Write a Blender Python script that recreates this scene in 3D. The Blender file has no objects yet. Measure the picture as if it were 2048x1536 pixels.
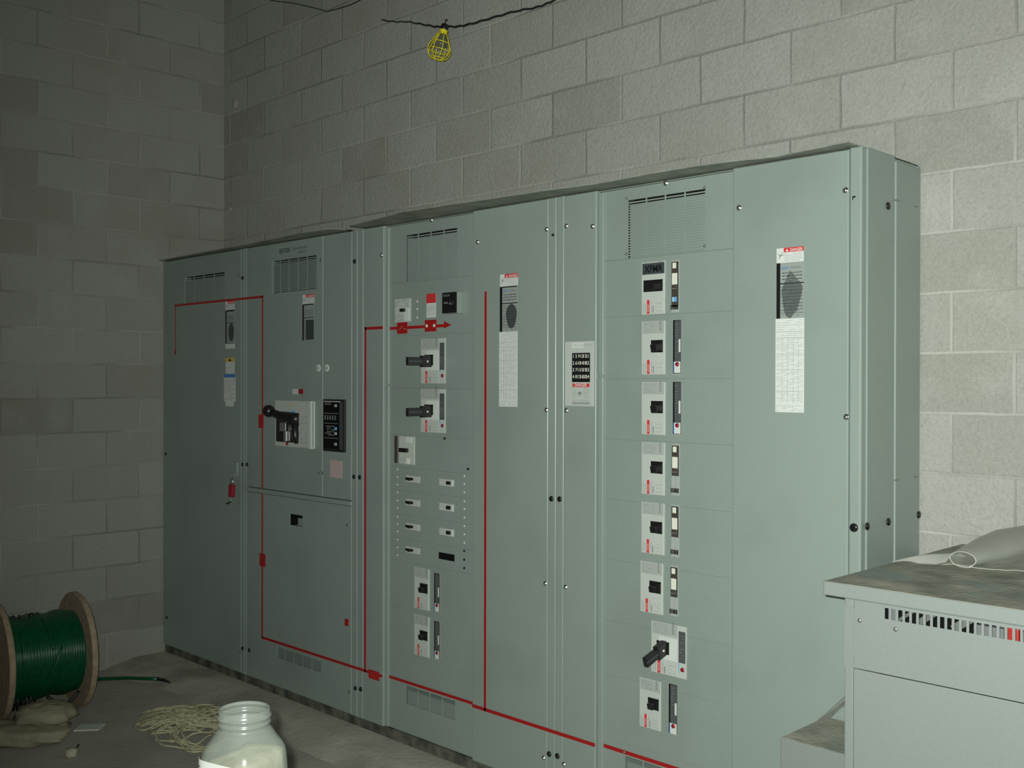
import bpy, bmesh, math, random
from mathutils import Vector, Matrix, noise
random.seed(7)
S = bpy.context.scene
COL = bpy.context.collection
R = math.radians

# ------------------------------------------------------------------ camera (fitted to the room: floor z=0, switchboard front y=0, left wall x=0)
ZO = 0.25
FPX = 2110.44
yaw, pitch, roll = R(45.0671), R(-0.2399), R(0.11177)
CAM = Vector((6.2195, -3.1185, 1.508 + ZO))
fwd = Vector((-math.sin(yaw)*math.cos(pitch), math.cos(yaw)*math.cos(pitch), math.sin(pitch)))
rt = fwd.cross(Vector((0, 0, 1))).normalized(); up = rt.cross(fwd)
rt2 = rt*math.cos(roll) + up*math.sin(roll); up2 = -rt*math.sin(roll) + up*math.cos(roll)
cd = bpy.data.cameras.new('camera'); cam = bpy.data.objects.new('camera', cd); COL.objects.link(cam)
cd.sensor_width = 36; cd.lens = 36*FPX/2048; cd.clip_start = 0.05
cam.matrix_world = Matrix((( rt2.x, up2.x, -fwd.x, CAM.x), (rt2.y, up2.y, -fwd.y, CAM.y), (rt2.z, up2.z, -fwd.z, CAM.z), (0, 0, 0, 1)))
S.camera = cam
def ray(u, v): return rt2*((u-1024)/FPX) - up2*((v-768)/FPX) + fwd
def hit(u, v, ax, val):
    r = ray(u, v); t = (val - CAM[ax])/r[ax]; return CAM + r*t
def at(u, v, d): return CAM + ray(u, v)*d
YF = 0.0      # door face plane
YC = 0.022    # recessed centre plates
def rect(u0, v0, u1, v1, y=YF):
    a = hit(u0, v0, 1, y); b = hit(u1, v1, 1, y)
    return a.x, b.z, b.x, a.z     # x0,z0,x1,z1

# ------------------------------------------------------------------ materials
def mat(name, col, rough=0.5, spec=0.5, metal=0.0, coat=0.0, **kw):
    m = bpy.data.materials.new(name); m.use_nodes = True
    b = m.node_tree.nodes['Principled BSDF']
    b.inputs['Base Color'].default_value = (*col, 1); b.inputs['Roughness'].default_value = rough
    b.inputs['Specular IOR Level'].default_value = spec; b.inputs['Metallic'].default_value = metal
    b.inputs['Coat Weight'].default_value = coat; b.inputs['Coat Roughness'].default_value = 0.25
    for k, v in kw.items(): b.inputs[k].default_value = v
    return m
def noisy(name, c1, c2, scale, rough=0.5, spec=0.5, bump=0.0, detail=6, bscale=None, contrast=(0.35, 0.65), c3=None, s3=3.0, metal=0.0, r3=(0.5, 0.7)):
    m = mat(name, c1, rough, spec, metal); nt = m.node_tree; b = nt.nodes['Principled BSDF']
    tc = nt.nodes.new('ShaderNodeTexCoord'); n = nt.nodes.new('ShaderNodeTexNoise')
    geo = nt.nodes.new('ShaderNodeNewGeometry')
    n.inputs['Scale'].default_value = scale; n.inputs['Detail'].default_value = detail
    nt.links.new(geo.outputs['Position'], n.inputs['Vector'])
    r = nt.nodes.new('ShaderNodeValToRGB'); r.color_ramp.elements[0].position = contrast[0]; r.color_ramp.elements[1].position = contrast[1]
    r.color_ramp.elements[0].color = (*c1, 1); r.color_ramp.elements[1].color = (*c2, 1)
    nt.links.new(n.outputs['Fac'], r.inputs['Fac'])
    out = r.outputs['Color']
    if c3:
        n3 = nt.nodes.new('ShaderNodeTexNoise'); n3.inputs['Scale'].default_value = s3; n3.inputs['Detail'].default_value = 5
        nt.links.new(geo.outputs['Position'], n3.inputs['Vector'])
        r3n = nt.nodes.new('ShaderNodeValToRGB'); r3n.color_ramp.elements[0].position = r3[0]; r3n.color_ramp.elements[1].position = r3[1]
        nt.links.new(n3.outputs['Fac'], r3n.inputs['Fac'])
        mx = nt.nodes.new('ShaderNodeMix'); mx.data_type = 'RGBA'
        nt.links.new(r3n.outputs['Color'], mx.inputs['Factor']); nt.links.new(out, mx.inputs['A']); mx.inputs['B'].default_value = (*c3, 1)
        out = mx.outputs['Result']
    nt.links.new(out, b.inputs['Base Color'])
    if bump:
        n2 = nt.nodes.new('ShaderNodeTexNoise'); n2.inputs['Scale'].default_value = bscale or scale; n2.inputs['Detail'].default_value = 8
        nt.links.new(geo.outputs['Position'], n2.inputs['Vector'])
        bp = nt.nodes.new('ShaderNodeBump'); bp.inputs['Strength'].default_value = bump; bp.inputs['Distance'].default_value = 0.01
        nt.links.new(n2.outputs['Fac'], bp.inputs['Height']); nt.links.new(bp.outputs['Normal'], b.inputs['Normal'])
    return m

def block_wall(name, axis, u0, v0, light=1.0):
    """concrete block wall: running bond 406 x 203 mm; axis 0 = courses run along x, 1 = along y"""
    m = mat(name, (0.3, 0.3, 0.26), 0.95, 0.2); nt = m.node_tree; b = nt.nodes['Principled BSDF']; L = nt.links.new
    geo = nt.nodes.new('ShaderNodeNewGeometry'); sep = nt.nodes.new('ShaderNodeSeparateXYZ'); L(geo.outputs['Position'], sep.inputs[0])
    # slight waviness of the joints
    wn = nt.nodes.new('ShaderNodeTexNoise'); wn.inputs['Scale'].default_value = 9; wn.inputs['Detail'].default_value = 3; L(geo.outputs['Position'], wn.inputs['Vector'])
    ws = nt.nodes.new('ShaderNodeMath'); ws.operation = 'MULTIPLY_ADD'; ws.inputs[1].default_value = 0.008; L(wn.outputs['Fac'], ws.inputs[0]); ws.inputs[2].default_value = -0.004
    def add(sock, k, wob=True):
        a = nt.nodes.new('ShaderNodeMath'); a.operation = 'ADD'; a.inputs[1].default_value = k; L(sock, a.inputs[0])
        if not wob: return a.outputs[0]
        c = nt.nodes.new('ShaderNodeMath'); c.operation = 'ADD'; L(a.outputs[0], c.inputs[0]); L(ws.outputs[0], c.inputs[1]); return c.outputs[0]
    cb = nt.nodes.new('ShaderNodeCombineXYZ')
    L(add(sep.outputs[axis], u0), cb.inputs[0]); L(add(sep.outputs[2], v0), cb.inputs[1])
    br = nt.nodes.new('ShaderNodeTexBrick'); L(cb.outputs[0], br.inputs['Vector'])
    br.offset = 0.5; br.offset_frequency = 2; br.squash = 1
    br.inputs['Scale'].default_value = 1; br.inputs['Brick Width'].default_value = 0.4064; br.inputs['Row Height'].default_value = 0.2032
    br.inputs['Mortar Size'].default_value = 0.007; br.inputs['Mortar Smooth'].default_value = 0.6; br.inputs['Bias'].default_value = 0.0
    br.inputs['Color1'].default_value = (0.0, 0, 0, 1); br.inputs['Color2'].default_value = (1, 1, 1, 1); br.inputs['Mortar'].default_value = (0.5, 0.5, 0.5, 1)
    # block tone
    tone = nt.nodes.new('ShaderNodeValToRGB'); e = tone.color_ramp.elements
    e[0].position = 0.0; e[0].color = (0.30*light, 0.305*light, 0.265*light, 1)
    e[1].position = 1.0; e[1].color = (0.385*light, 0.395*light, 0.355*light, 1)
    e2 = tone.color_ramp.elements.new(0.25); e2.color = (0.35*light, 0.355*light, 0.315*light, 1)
    L(br.outputs['Color'], tone.inputs['Fac'])
    # patches
    def mixn(scale, lo, hi, color, fac, src, det=5):
        n = nt.nodes.new('ShaderNodeTexNoise'); n.inputs['Scale'].default_value = scale; n.inputs['Detail'].default_value = det; L(geo.outputs['Position'], n.inputs['Vector'])
        r = nt.nodes.new('ShaderNodeMapRange'); r.inputs[1].default_value = lo; r.inputs[2].default_value = hi; r.inputs[3].default_value = 0; r.inputs[4].default_value = fac
        L(n.outputs['Fac'], r.inputs[0])
        mx = nt.nodes.new('ShaderNodeMix'); mx.data_type = 'RGBA'; L(r.outputs[0], mx.inputs['Factor']); L(src, mx.inputs['A']); mx.inputs['B'].default_value = (*color, 1)
        return mx.outputs['Result']
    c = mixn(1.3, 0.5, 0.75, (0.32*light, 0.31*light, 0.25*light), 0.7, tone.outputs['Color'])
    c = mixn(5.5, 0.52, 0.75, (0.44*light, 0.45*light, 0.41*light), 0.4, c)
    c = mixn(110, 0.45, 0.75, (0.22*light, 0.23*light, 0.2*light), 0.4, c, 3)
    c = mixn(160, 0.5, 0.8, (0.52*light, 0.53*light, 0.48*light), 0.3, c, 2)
    # mortar
    mm = nt.nodes.new('ShaderNodeMath'); mm.operation = 'MULTIPLY'; L(br.outputs['Fac'], mm.inputs[0]); mm.inputs[1].default_value = 0.55
    mx = nt.nodes.new('ShaderNodeMix'); mx.data_type = 'RGBA'; L(mm.outputs[0], mx.inputs['Factor']); L(c, mx.inputs['A'])
    mcol = nt.nodes.new('ShaderNodeValToRGB'); mcol.color_ramp.elements[0].position = 0.4; mcol.color_ramp.elements[1].position = 0.6
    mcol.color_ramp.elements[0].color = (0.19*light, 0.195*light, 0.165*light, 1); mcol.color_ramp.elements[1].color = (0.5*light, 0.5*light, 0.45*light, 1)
    mn = nt.nodes.new('ShaderNodeTexNoise'); mn.inputs['Scale'].default_value = 1.7; L(geo.outputs['Position'], mn.inputs['Vector']); L(mn.outputs['Fac'], mcol.inputs['Fac'])
    L(mcol.outputs['Color'], mx.inputs['B'])
    L(mx.outputs['Result'], b.inputs['Base Color'])
    # relief
    n2 = nt.nodes.new('ShaderNodeTexNoise'); n2.inputs['Scale'].default_value = 70; n2.inputs['Detail'].default_value = 6; L(geo.outputs['Position'], n2.inputs['Vector'])
    h = nt.nodes.new('ShaderNodeMath'); h.operation = 'MULTIPLY_ADD'; L(br.outputs['Fac'], h.inputs[0]); h.inputs[1].default_value = -0.6
    L(n2.outputs['Fac'], h.inputs[2])
    bp = nt.nodes.new('ShaderNodeBump'); bp.inputs['Strength'].default_value = 0.6; bp.inputs['Distance'].default_value = 0.006
    L(h.outputs[0], bp.inputs['Height']); L(bp.outputs['Normal'], b.inputs['Normal'])
    return m

GREY = (0.262, 0.318, 0.285)
M = {}
M['paint'] = noisy('grey_paint', tuple(c*0.96 for c in GREY), tuple(c*1.04 for c in GREY), 260, 0.33, 0.45, detail=2, c3=tuple(c*0.9 for c in GREY), s3=2.2)
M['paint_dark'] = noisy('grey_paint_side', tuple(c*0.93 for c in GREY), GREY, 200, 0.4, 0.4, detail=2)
M['tpaint'] = noisy('transformer_paint', (0.208, 0.236, 0.22), (0.218, 0.246, 0.23), 120, 0.4, 0.45, detail=2)
M['rail'] = noisy('dirty_base_rail', (0.05, 0.055, 0.047), (0.16, 0.16, 0.125), 14, 0.8, 0.2, bump=0.4, bscale=60)
M['under'] = noisy('dusty_cover', (0.2, 0.22, 0.185), (0.3, 0.32, 0.27), 8, 0.85, 0.2, bump=0.3, bscale=30)
M['black'] = mat('black_plastic', (0.012, 0.012, 0.012), 0.35, 0.5)
M['filter'] = mat('filter_screen', tuple(c*.86 for c in GREY), 0.5, 0.4)
M['filter2'] = mat('dark_filter_screen', tuple(c*.42 for c in GREY), 0.5, 0.4)
M['hole'] = mat('dark_interior', (0.006, 0.006, 0.006), 0.9, 0.1)
M['bolt'] = mat('black_bolt', (0.01, 0.01, 0.01), 0.25, 0.6)
M['steel'] = mat('zinc_screw', (0.7, 0.72, 0.7), 0.3, 0.5, 1.0)
M['steel_dull'] = mat('dull_steel', (0.3, 0.31, 0.29), 0.45, 0.5, 0.8)
M['face'] = mat('breaker_face', (0.5, 0.54, 0.49), 0.45, 0.4)
M['face2'] = mat('breaker_face_grey', (0.38, 0.42, 0.39), 0.45, 0.4)
M['white'] = mat('white_label', (0.64, 0.68, 0.64), 0.45, 0.4)
M['window'] = mat('white_window', (0.75, 0.77, 0.66), 0.4, 0.4)
M['cream'] = mat('pale_strip', (0.55, 0.56, 0.48), 0.5, 0.4)
M['ink'] = mat('printed_ink', (0.07, 0.08, 0.08), 0.5, 0.3)
M['ink2'] = mat('pale_ink', (0.30, 0.33, 0.32), 0.5, 0.3)
M['red'] = mat('red_tape', (0.36, 0.012, 0.012), 0.35, 0.5)
M['redlabel'] = mat('red_label', (0.60, 0.04, 0.04), 0.4, 0.4)
M['reddark'] = mat('dark_red_button', (0.28, 0.008, 0.02), 0.35, 0.5)
M['blue'] = mat('blue_print', (0.06, 0.2, 0.5), 0.4, 0.4)
M['lblue'] = mat('light_blue_print', (0.15, 0.42, 0.72), 0.4, 0.4)
M['yellow_l'] = mat('yellow_label', (0.65, 0.45, 0.05), 0.4, 0.4)
M['strip'] = mat('trip_unit_grey', (0.085, 0.095, 0.1), 0.35, 0.5)
M['strip2'] = mat('core_grey', (0.13, 0.14, 0.14), 0.5, 0.4)
M['reddim'] = mat('red_wire', (0.3, 0.02, 0.015), 0.4, 0.4)
M['brown'] = mat('trip_unit_brown', (0.065, 0.055, 0.048), 0.35, 0.5)
M['marker'] = mat('dark_grey_tape', (0.055, 0.065, 0.07), 0.35, 0.5)
M['nameplate'] = mat('silver_nameplate', (0.30, 0.34, 0.31), 0.4, 0.4)
M['smudge'] = mat('dark_smudge', (0.05, 0.06, 0.055), 0.4, 0.4)
M['pink'] = mat('pink_paper', (0.5, 0.38, 0.36), 0.7, 0.2)
M['paper'] = mat('white_paper', (0.62, 0.65, 0.6), 0.8, 0.2)
M['wood'] = noisy('plywood_flange', (0.30, 0.235, 0.155), (0.40, 0.32, 0.22), 30, 0.8, 0.2, bump=0.2)
M['green'] = noisy('green_insulation', (0.0, 0.065, 0.024), (0.001, 0.09, 0.034), 40, 0.3, 0.6)
M['blackcable'] = mat('black_cable', (0.012, 0.018, 0.016), 0.4, 0.5)
M['twine'] = noisy('tan_twine', (0.45, 0.42, 0.26), (0.6, 0.57, 0.37), 60, 0.8, 0.2)
M['sack'] = noisy('dusty_cloth', (0.24, 0.225, 0.155), (0.38, 0.35, 0.24), 6, 0.95, 0.1, bump=0.5, bscale=40)
M['lump'] = noisy('pale_crumb', (0.45, 0.42, 0.3), (0.55, 0.52, 0.4), 50, 0.9, 0.1)
M['yellow'] = mat('yellow_cage_plastic', (0.72, 0.62, 0.015), 0.4, 0.5)
M['floor'] = noisy('concrete_floor', (0.36, 0.355, 0.30), (0.45, 0.44, 0.37), 3.0, 0.95, 0.15, bump=0.35, bscale=45, c3=(0.5, 0.475, 0.385), s3=1.2)
M['pad'] = noisy('concrete_pad', (0.39, 0.375, 0.305), (0.49, 0.47, 0.385), 4.0, 0.95, 0.15, bump=0.4, bscale=35, c3=(0.29, 0.285, 0.24), s3=2.5)
M['dust'] = noisy('dusty_top', (0.2, 0.215, 0.18), (0.42, 0.41, 0.32), 9.0, 0.9, 0.2, bump=0.3, bscale=60, contrast=(0.35, 0.7), c3=(0.25, 0.3, 0.27), s3=5.0)
M['ceil'] = noisy('ceiling_concrete', (0.07, 0.07, 0.06), (0.1, 0.1, 0.085), 3, 0.95, 0.1)
M['mortar'] = noisy('mortar_patch', (0.36, 0.36, 0.3), (0.45, 0.45, 0.38), 40, 0.95, 0.1)
M['powder'] = noisy('cream_powder', (0.36, 0.35, 0.23), (0.52, 0.5, 0.36), 22, 0.9, 0.2, bump=0.5, bscale=50)
M['copper'] = mat('varnished_winding', (0.2, 0.15, 0.11), 0.5, 0.4)
M['glassbulb'] = mat('clear_bulb', (0.25, 0.27, 0.22), 0.08, 0.5, 0.0, **{'Transmission Weight': 0.75})
def film(name, col, alpha, rough=0.25, trans=0.5):
    m = bpy.data.materials.new(name); m.use_nodes = True; nt = m.node_tree; nt.nodes.clear(); L = nt.links.new
    o = nt.nodes.new('ShaderNodeOutputMaterial'); tp = nt.nodes.new('ShaderNodeBsdfTransparent')
    df = nt.nodes.new('ShaderNodeBsdfDiffuse'); df.inputs[0].default_value = (*col, 1)
    tl = nt.nodes.new('ShaderNodeBsdfTranslucent'); tl.inputs[0].default_value = (*col, 1)
    gl = nt.nodes.new('ShaderNodeBsdfGlossy'); gl.inputs[0].default_value = (0.9, 0.9, 0.9, 1); gl.inputs['Roughness'].default_value = rough
    a = nt.nodes.new('ShaderNodeMixShader'); a.inputs[0].default_value = trans; L(df.outputs[0], a.inputs[1]); L(tl.outputs[0], a.inputs[2])
    b = nt.nodes.new('ShaderNodeMixShader'); b.inputs[0].default_value = alpha; L(tp.outputs[0], b.inputs[1]); L(a.outputs[0], b.inputs[2])
    lw = nt.nodes.new('ShaderNodeLayerWeight'); lw.inputs[0].default_value = .5; pw = nt.nodes.new('ShaderNodeMath'); pw.operation = 'POWER'; pw.inputs[1].default_value = 4; L(lw.outputs['Facing'], pw.inputs[0]); fr = nt.nodes.new('ShaderNodeMath'); fr.operation = 'MULTIPLY_ADD'; fr.inputs[1].default_value = .5; fr.inputs[2].default_value = .05; L(pw.outputs[0], fr.inputs[0])
    c = nt.nodes.new('ShaderNodeMixShader'); L(fr.outputs[0], c.inputs[0]); L(b.outputs[0], c.inputs[1]); L(gl.outputs[0], c.inputs[2])
    L(c.outputs[0], o.inputs[0]); return m
M['film'] = film('plastic_film', (0.75, 0.78, 0.7), 0.5, 0.15)
M['filmroll'] = film('plastic_film_thick', (0.55, 0.58, 0.51), 0.72, 0.2)
M['filmflap'] = film('plastic_film_flap', (0.8, 0.82, 0.74), 0.72, 0.2)
M['jar'] = film('frosted_jar_plastic', (0.42, 0.47, 0.41), 0.42, 0.2, 0.3)

M['smudgef'] = film('dark_smudge_film', (0.05, 0.06, 0.06), 0.72, .5, 0.0)
# ------------------------------------------------------------------ mesh builder
class MB:
    def __init__(s): s.v = []; s.f = []; s.m = []; s.sm = []; s.mats = []
    def mi(s, m):
        m = M[m] if isinstance(m, str) else m
        if m not in s.mats: s.mats.append(m)
        return s.mats.index(m)
    def add(s, vs, fs, m, smooth=False):
        o = len(s.v); s.v += [Vector(p) for p in vs]; i = s.mi(m)
        for f in fs: s.f.append([o+k for k in f]); s.m.append(i); s.sm.append(smooth)
        return s
    def bm(s, bm, m, smooth=False):
        bm.verts.index_update()
        s.add([v.co.copy() for v in bm.verts], [[v.index for v in f.verts] for f in bm.faces], m, smooth); bm.free(); return s
    def box(s, x0, y0, z0, x1, y1, z1, m, bev=0.0, seg=2):
        if x1 < x0: x0, x1 = x1, x0
        if y1 < y0: y0, y1 = y1, y0
        if z1 < z0: z0, z1 = z1, z0
        b = bmesh.new(); bmesh.ops.create_cube(b, size=1)
        for v in b.verts: v.co = Vector(((x0+x1)/2 + v.co.x*(x1-x0), (y0+y1)/2 + v.co.y*(y1-y0), (z0+z1)/2 + v.co.z*(z1-z0)))
        if bev: bmesh.ops.bevel(b, geom=list(b.edges), offset=min(bev, .45*min(x1-x0, y1-y0, z1-z0)), segments=seg, affect='EDGES', profile=0.5)
        return s.bm(b, m)
    def slab(s, r, y0, y1, m, bev=0.0): return s.box(r[0], y0, r[1], r[2], y1, r[3], m, bev)
    def obox(s, c, ax, ay, az, hx, hy, hz, m, bev=0.0):
        b = bmesh.new(); bmesh.ops.create_cube(b, size=2)
        for v in b.verts: v.co = Vector((v.co.x*hx, v.co.y*hy, v.co.z*hz))
        if bev: bmesh.ops.bevel(b, geom=list(b.edges), offset=bev, segments=2, affect='EDGES', profile=0.5)
        for v in b.verts: v.co = Vector(c) + Vector(ax)*v.co.x + Vector(ay)*v.co.y + Vector(az)*v.co.z
        return s.bm(b, m)
    def lathe(s, prof, org, axis, m, seg=20, smooth=True, cap=True):
        """prof: (dist along axis, radius)"""
        ax = Vector(axis).normalized(); t = Vector((0, 0, 1)) if abs(ax.z) < .9 else Vector((1, 0, 0))
        a = ax.cross(t).normalized(); b = ax.cross(a); vs = []; fs = []
        for d, r in prof:
            for k in range(seg):
                an = 2*math.pi*k/seg; vs.append(Vector(org) + ax*d + (a*math.cos(an) + b*math.sin(an))*r)
        for i in range(len(prof)-1):
            for k in range(seg):
                k2 = (k+1) % seg; fs.append([i*seg+k, i*seg+k2, (i+1)*seg+k2, (i+1)*seg+k])
        if cap:
            fs.append([k for k in range(seg)][::-1]); fs.append([(len(prof)-1)*seg+k for k in range(seg)])
        return s.add(vs, fs, m, smooth)
    def tube(s, pts, r, m, seg=6, smooth=True, taper=None):
        pts = [Vector(p) for p in pts]; vs = []; fs = []; n = len(pts); a = None
        for i, p in enumerate(pts):
            t = (pts[min(i+1, n-1)] - pts[max(i-1, 0)]).normalized()
            if a is None: a = t.cross(Vector((0, 0, 1)) if abs(t.z) < .9 else Vector((1, 0, 0))).normalized()
            a = (a - t*a.dot(t)).normalized(); b = t.cross(a); rr = r*(taper[i] if taper else 1)
            for k in range(seg):
                an = 2*math.pi*k/seg; vs.append(p + (a*math.cos(an) + b*math.sin(an))*rr)
        for i in range(n-1):
            for k in range(seg):
                k2 = (k+1) % seg; fs.append([i*seg+k, i*seg+k2, (i+1)*seg+k2, (i+1)*seg+k])
        fs.append(list(range(seg))[::-1]); fs.append([(n-1)*seg+k for k in range(seg)])
        return s.add(vs, fs, m, smooth)
    def panel(s, r, y, th, m, holes=(), bev=0.004, seg=3):
        """sheet-metal plate facing -y with rounded outer edge and rectangular cut-outs"""
        x0, z0, x1, z1 = r; b = min(bev, (x1-x0)/3)
        xs = sorted(set([x0+b, x1-b] + [h[0] for h in holes] + [h[2] for h in holes]))
        zs = sorted(set([z0+b, z1-b] + [h[1] for h in holes] + [h[3] for h in holes]))
        xs = [q for q in xs if x0+b-1e-9 <= q <= x1-b+1e-9]; zs = [q for q in zs if z0+b-1e-9 <= q <= z1-b+1e-9]
        for i in range(len(xs)-1):
            for j in range(len(zs)-1):
                cx = (xs[i]+xs[i+1])/2; cz = (zs[j]+zs[j+1])/2
                if any(h[0] < cx < h[2] and h[1] < cz < h[3] for h in holes): continue
                s.add([(xs[i], y, zs[j]), (xs[i+1], y, zs[j]), (xs[i+1], y, zs[j+1]), (xs[i], y, zs[j+1])], [[0, 1, 2, 3]], m)
        for h in holes:
            a, c, d, e = h; q = [(a, c), (a, e), (d, e), (d, c)]
            for k in range(4):
                p, w = q[k], q[(k+1) % 4]
                s.add([(p[0], y, p[1]), (p[0], y+th, p[1]), (w[0], y+th, w[1]), (w[0], y, w[1])], [[0, 1, 2, 3]], m)
        rings = []
        for k in range(seg+1):
            an = math.pi/2*k/seg; ins = b*(1-math.sin(an)); dy = b*(1-math.cos(an))
            rings.append([(x0+ins, y+dy, z0+ins), (x1-ins, y+dy, z0+ins), (x1-ins, y+dy, z1-ins), (x0+ins, y+dy, z1-ins)])
        for k in range(seg):
            A, B = rings[k], rings[k+1]
            for e in range(4):
                e2 = (e+1) % 4
                s.add([A[e], B[e], B[e2], A[e2]], [[0, 1, 2, 3]], m, False)
        A = rings[-1]; Bk = [(p[0], y+th, p[2]) for p in A]
        s.add(A + Bk, [[e, 4+e, 4+(e+1) % 4, (e+1) % 4] for e in range(4)] + ([] if holes else [[7, 6, 5, 4]]), m)
        return s
    def text(s, txt, org, size, m, ux=(1, 0, 0), uy=(0, 0, 1), off=0.0006, wscale=1.0, align='LEFT', bold=0.0):
        cu = bpy.data.curves.new('t', 'FONT'); cu.body = txt; cu.size = size; cu.align_x = align; cu.offset = bold*size; cu.resolution_u = 3
        o = bpy.data.objects.new('t', cu); COL.objects.link(o); bpy.context.view_layer.update()
        me = o.evaluated_get(bpy.context.evaluated_depsgraph_get()).to_mesh()
        ux = Vector(ux); uy = Vector(uy); n = ux.cross(uy)
        vs = [Vector(org) + ux*(v.co.x*wscale) + uy*v.co.y + n*off for v in me.vertices]; fs = [list(p.vertices) for p in me.polygons]
        s.add(vs, fs, m); o.to_mesh_clear() if False else None
        bpy.data.objects.remove(o); bpy.data.curves.remove(cu); return s
    def build(s, name, parent=None, label=None):
        me = bpy.data.meshes.new(name); off = Vector((0, 0, 0)); p = parent
        if p is not None: off = WPOS[p.name]
        me.from_pydata([tuple(v - off) for v in s.v], [], s.f)
        for mt in s.mats: me.materials.append(mt)
        me.polygons.foreach_set('material_index', s.m); me.polygons.foreach_set('use_smooth', s.sm)
        me.validate(); me.update()
        o = bpy.data.objects.new(name, me); COL.objects.link(o)
        if parent is not None: o.parent = parent; WPOS[o.name] = off
        else: WPOS[o.name] = Vector((0, 0, 0))
        if label: o['label'] = label
        return o
WPOS = {}
def thing(name, label, cat, loc, group=None):
    o = bpy.data.objects.new(name, None); COL.objects.link(o); o.location = loc; o.empty_display_size = 0.05
    o['label'] = label; o['category'] = cat; WPOS[o.name] = Vector(loc)
    if group: o['group'] = group
    return o
def tag(o, label, cat, group=None):
    o['label'] = label; o['category'] = cat
    if group: o['group'] = group
    return o
def structure(o, label=None):
    o['kind'] = 'structure'
    if label: o['label'] = label
    return o

# ------------------------------------------------------------------ the room
YW = 0.4228
HC = 4.9
mb_ = block_wall('block_wall_back', 0, -3.1301 - 0.2032 + 0.4064*20, -(2.8205+ZO) + 0.2032*30)
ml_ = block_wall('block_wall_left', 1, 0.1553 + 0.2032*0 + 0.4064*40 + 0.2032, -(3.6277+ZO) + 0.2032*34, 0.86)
b = MB().box(-0.2, YW, -0.1, 9.2, YW+0.2, HC, mb_)
wb = structure(b.build('wall_back'), 'bare concrete block wall behind the switchboard')
for (u, v, r) in ((470, 208, 0.034), (461, 418, 0.016)):
    c = hit(u, v, 1, YW); q = MB().lathe([(0, r), (0.006, r*.9), (0.009, r*.5)], c + Vector((0, 0.001, 0)), (0, -1, 0), 'mortar', 12); q.build('mortar_patch', wb, 'pale mortar patch on the block wall')
b = MB().box(-0.2, -6.2, -0.1, 0.0, YW, HC, ml_); structure(b.build('wall_left'), 'bare concrete block wall on the left')
b = MB().box(9.0, -6.2, -0.1, 9.2, YW, HC, 'ceil'); structure(b.build('wall_right'))
b = MB().box(0.0, -6.2, -0.1, 9.0, -6.0, HC, 'ceil'); structure(b.build('wall_front'))
b = MB().box(-0.2, -6.2, -0.1, 9.2, YW+0.2, 0.0, 'floor'); structure(b.build('floor'), 'dusty concrete floor')
b = MB().box(-0.2, -6.2, HC, 9.2, YW+0.2, HC+0.1, 'ceil'); structure(b.build('ceiling'))
# housekeeping pad with a rough sloping front
vs = []; fs = []; n = 60
for i in range(n+1):
    x = 4.7*i/n; w = noise.noise(Vector((x*3, 0, 0)))*0.02; w2 = noise.noise(Vector((x*5, 4, 0)))*0.03
    y1 = -0.125 + w + (-0.06 if x < .4 else 0)*(1-x/.4 if x < .4 else 0)
    vs += [(x, YW-.002, 0.05), (x, y1, 0.05), (x, y1-0.03, 0.042), (x, y1-0.17+w2 - (0.08*(1-x/.6) if x < .6 else 0), 0.0)]
for i in range(n):
    for k in range(3): fs.append([i*4+k, i*4+k+1, (i+1)*4+k+1, (i+1)*4+k])
fs.append([n*4, n*4+1, n*4+2, n*4+3])
structure(MB().add(vs, fs, 'pad', True).build('floor_pad'), 'raised concrete pad under the switchboard')

# ------------------------------------------------------------------ switchboard sections
TOP = 2.241 + ZO; BOT = -0.151 + ZO; DEPTH = 0.405
def X(u, v=800, y=YF): return hit(u, v, 1, y).x
def vent(root, r, y, cols, rows, plate=True, papers=None):
    """perforated louvre: grid of bars in front of a filter sheet and a dark cavity; returns the cut-out"""
    x0, z0, x1, z1 = r; m = MB(); cw = (x1-x0)/cols; rh = (z1-z0)/rows; bw = cw*0.07; bh = rh*0.5
    for i in range(1, cols): m.box(x0+i*cw-bw/2, y+.0002, z0, x0+i*cw+bw/2, y+0.0015, z1, 'paint')
    for j in range(1, rows): m.box(x0, y+.0003, z0+j*rh-bh/2, x1, y+0.0017, z0+j*rh+bh/2, 'paint')
    o = m.build('vent', root)
    MB().box(x0-.01, y+0.05, z0-.01, x1+.01, y+0.053, z1+.01, 'hole').build('vent_cavity', o)
    if plate:
        MB().box(x0+0.007, y+0.006, z0-.01, x1+.003, y+0.0075, z1-0.021, 'filter').build('filter_screen', o)
    return r
def bolt(root, u, v, y=YF, r=0.011, m='bolt', name='bolt', h=0.006):
    c = hit(u, v, 1, y)
    MB().lathe([(0, r), (h*.5, r), (h, r*.75), (h, 0.0005)], c, (0, -1, 0), m, 14).build(name, root)
def screw(root, u, v, y=YF, r=0.0085):
    c = hit(u, v, 1, y); q = MB().lathe([(0, r*1.25), (0.001, r*1.25), (0.0012, r), (0.004, r*.85), (0.0062, r*.45), (0.0068, 0.0004)], c, (0, -1, 0), 'steel', 14)
    q.build('screw', root, 'shiny steel screw')
def hairline(q, x0, x1, z, y, m='ink2', h=0.0012): q.box(x0, y-0.0009, z-h/2, x1, y, z+h/2, m)
def textrows(q, x0, z0, x1, z1, y, n, m='ink2', h=0.0014, fill=0.9, seed=1):
    rnd = random.Random(seed)
    for k in range(n):
        z = z1 - (k+.5)*(z1-z0)/n; x = x0
        while x < x1:
            w = rnd.uniform(.006, .02)*min(1, (x1-x0)/.08)
            if rnd.random() < fill: q.box(x, y-0.0008, z-h/2, min(x+w, x1), y, z+h/2, m)
            x += w + .002
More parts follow.
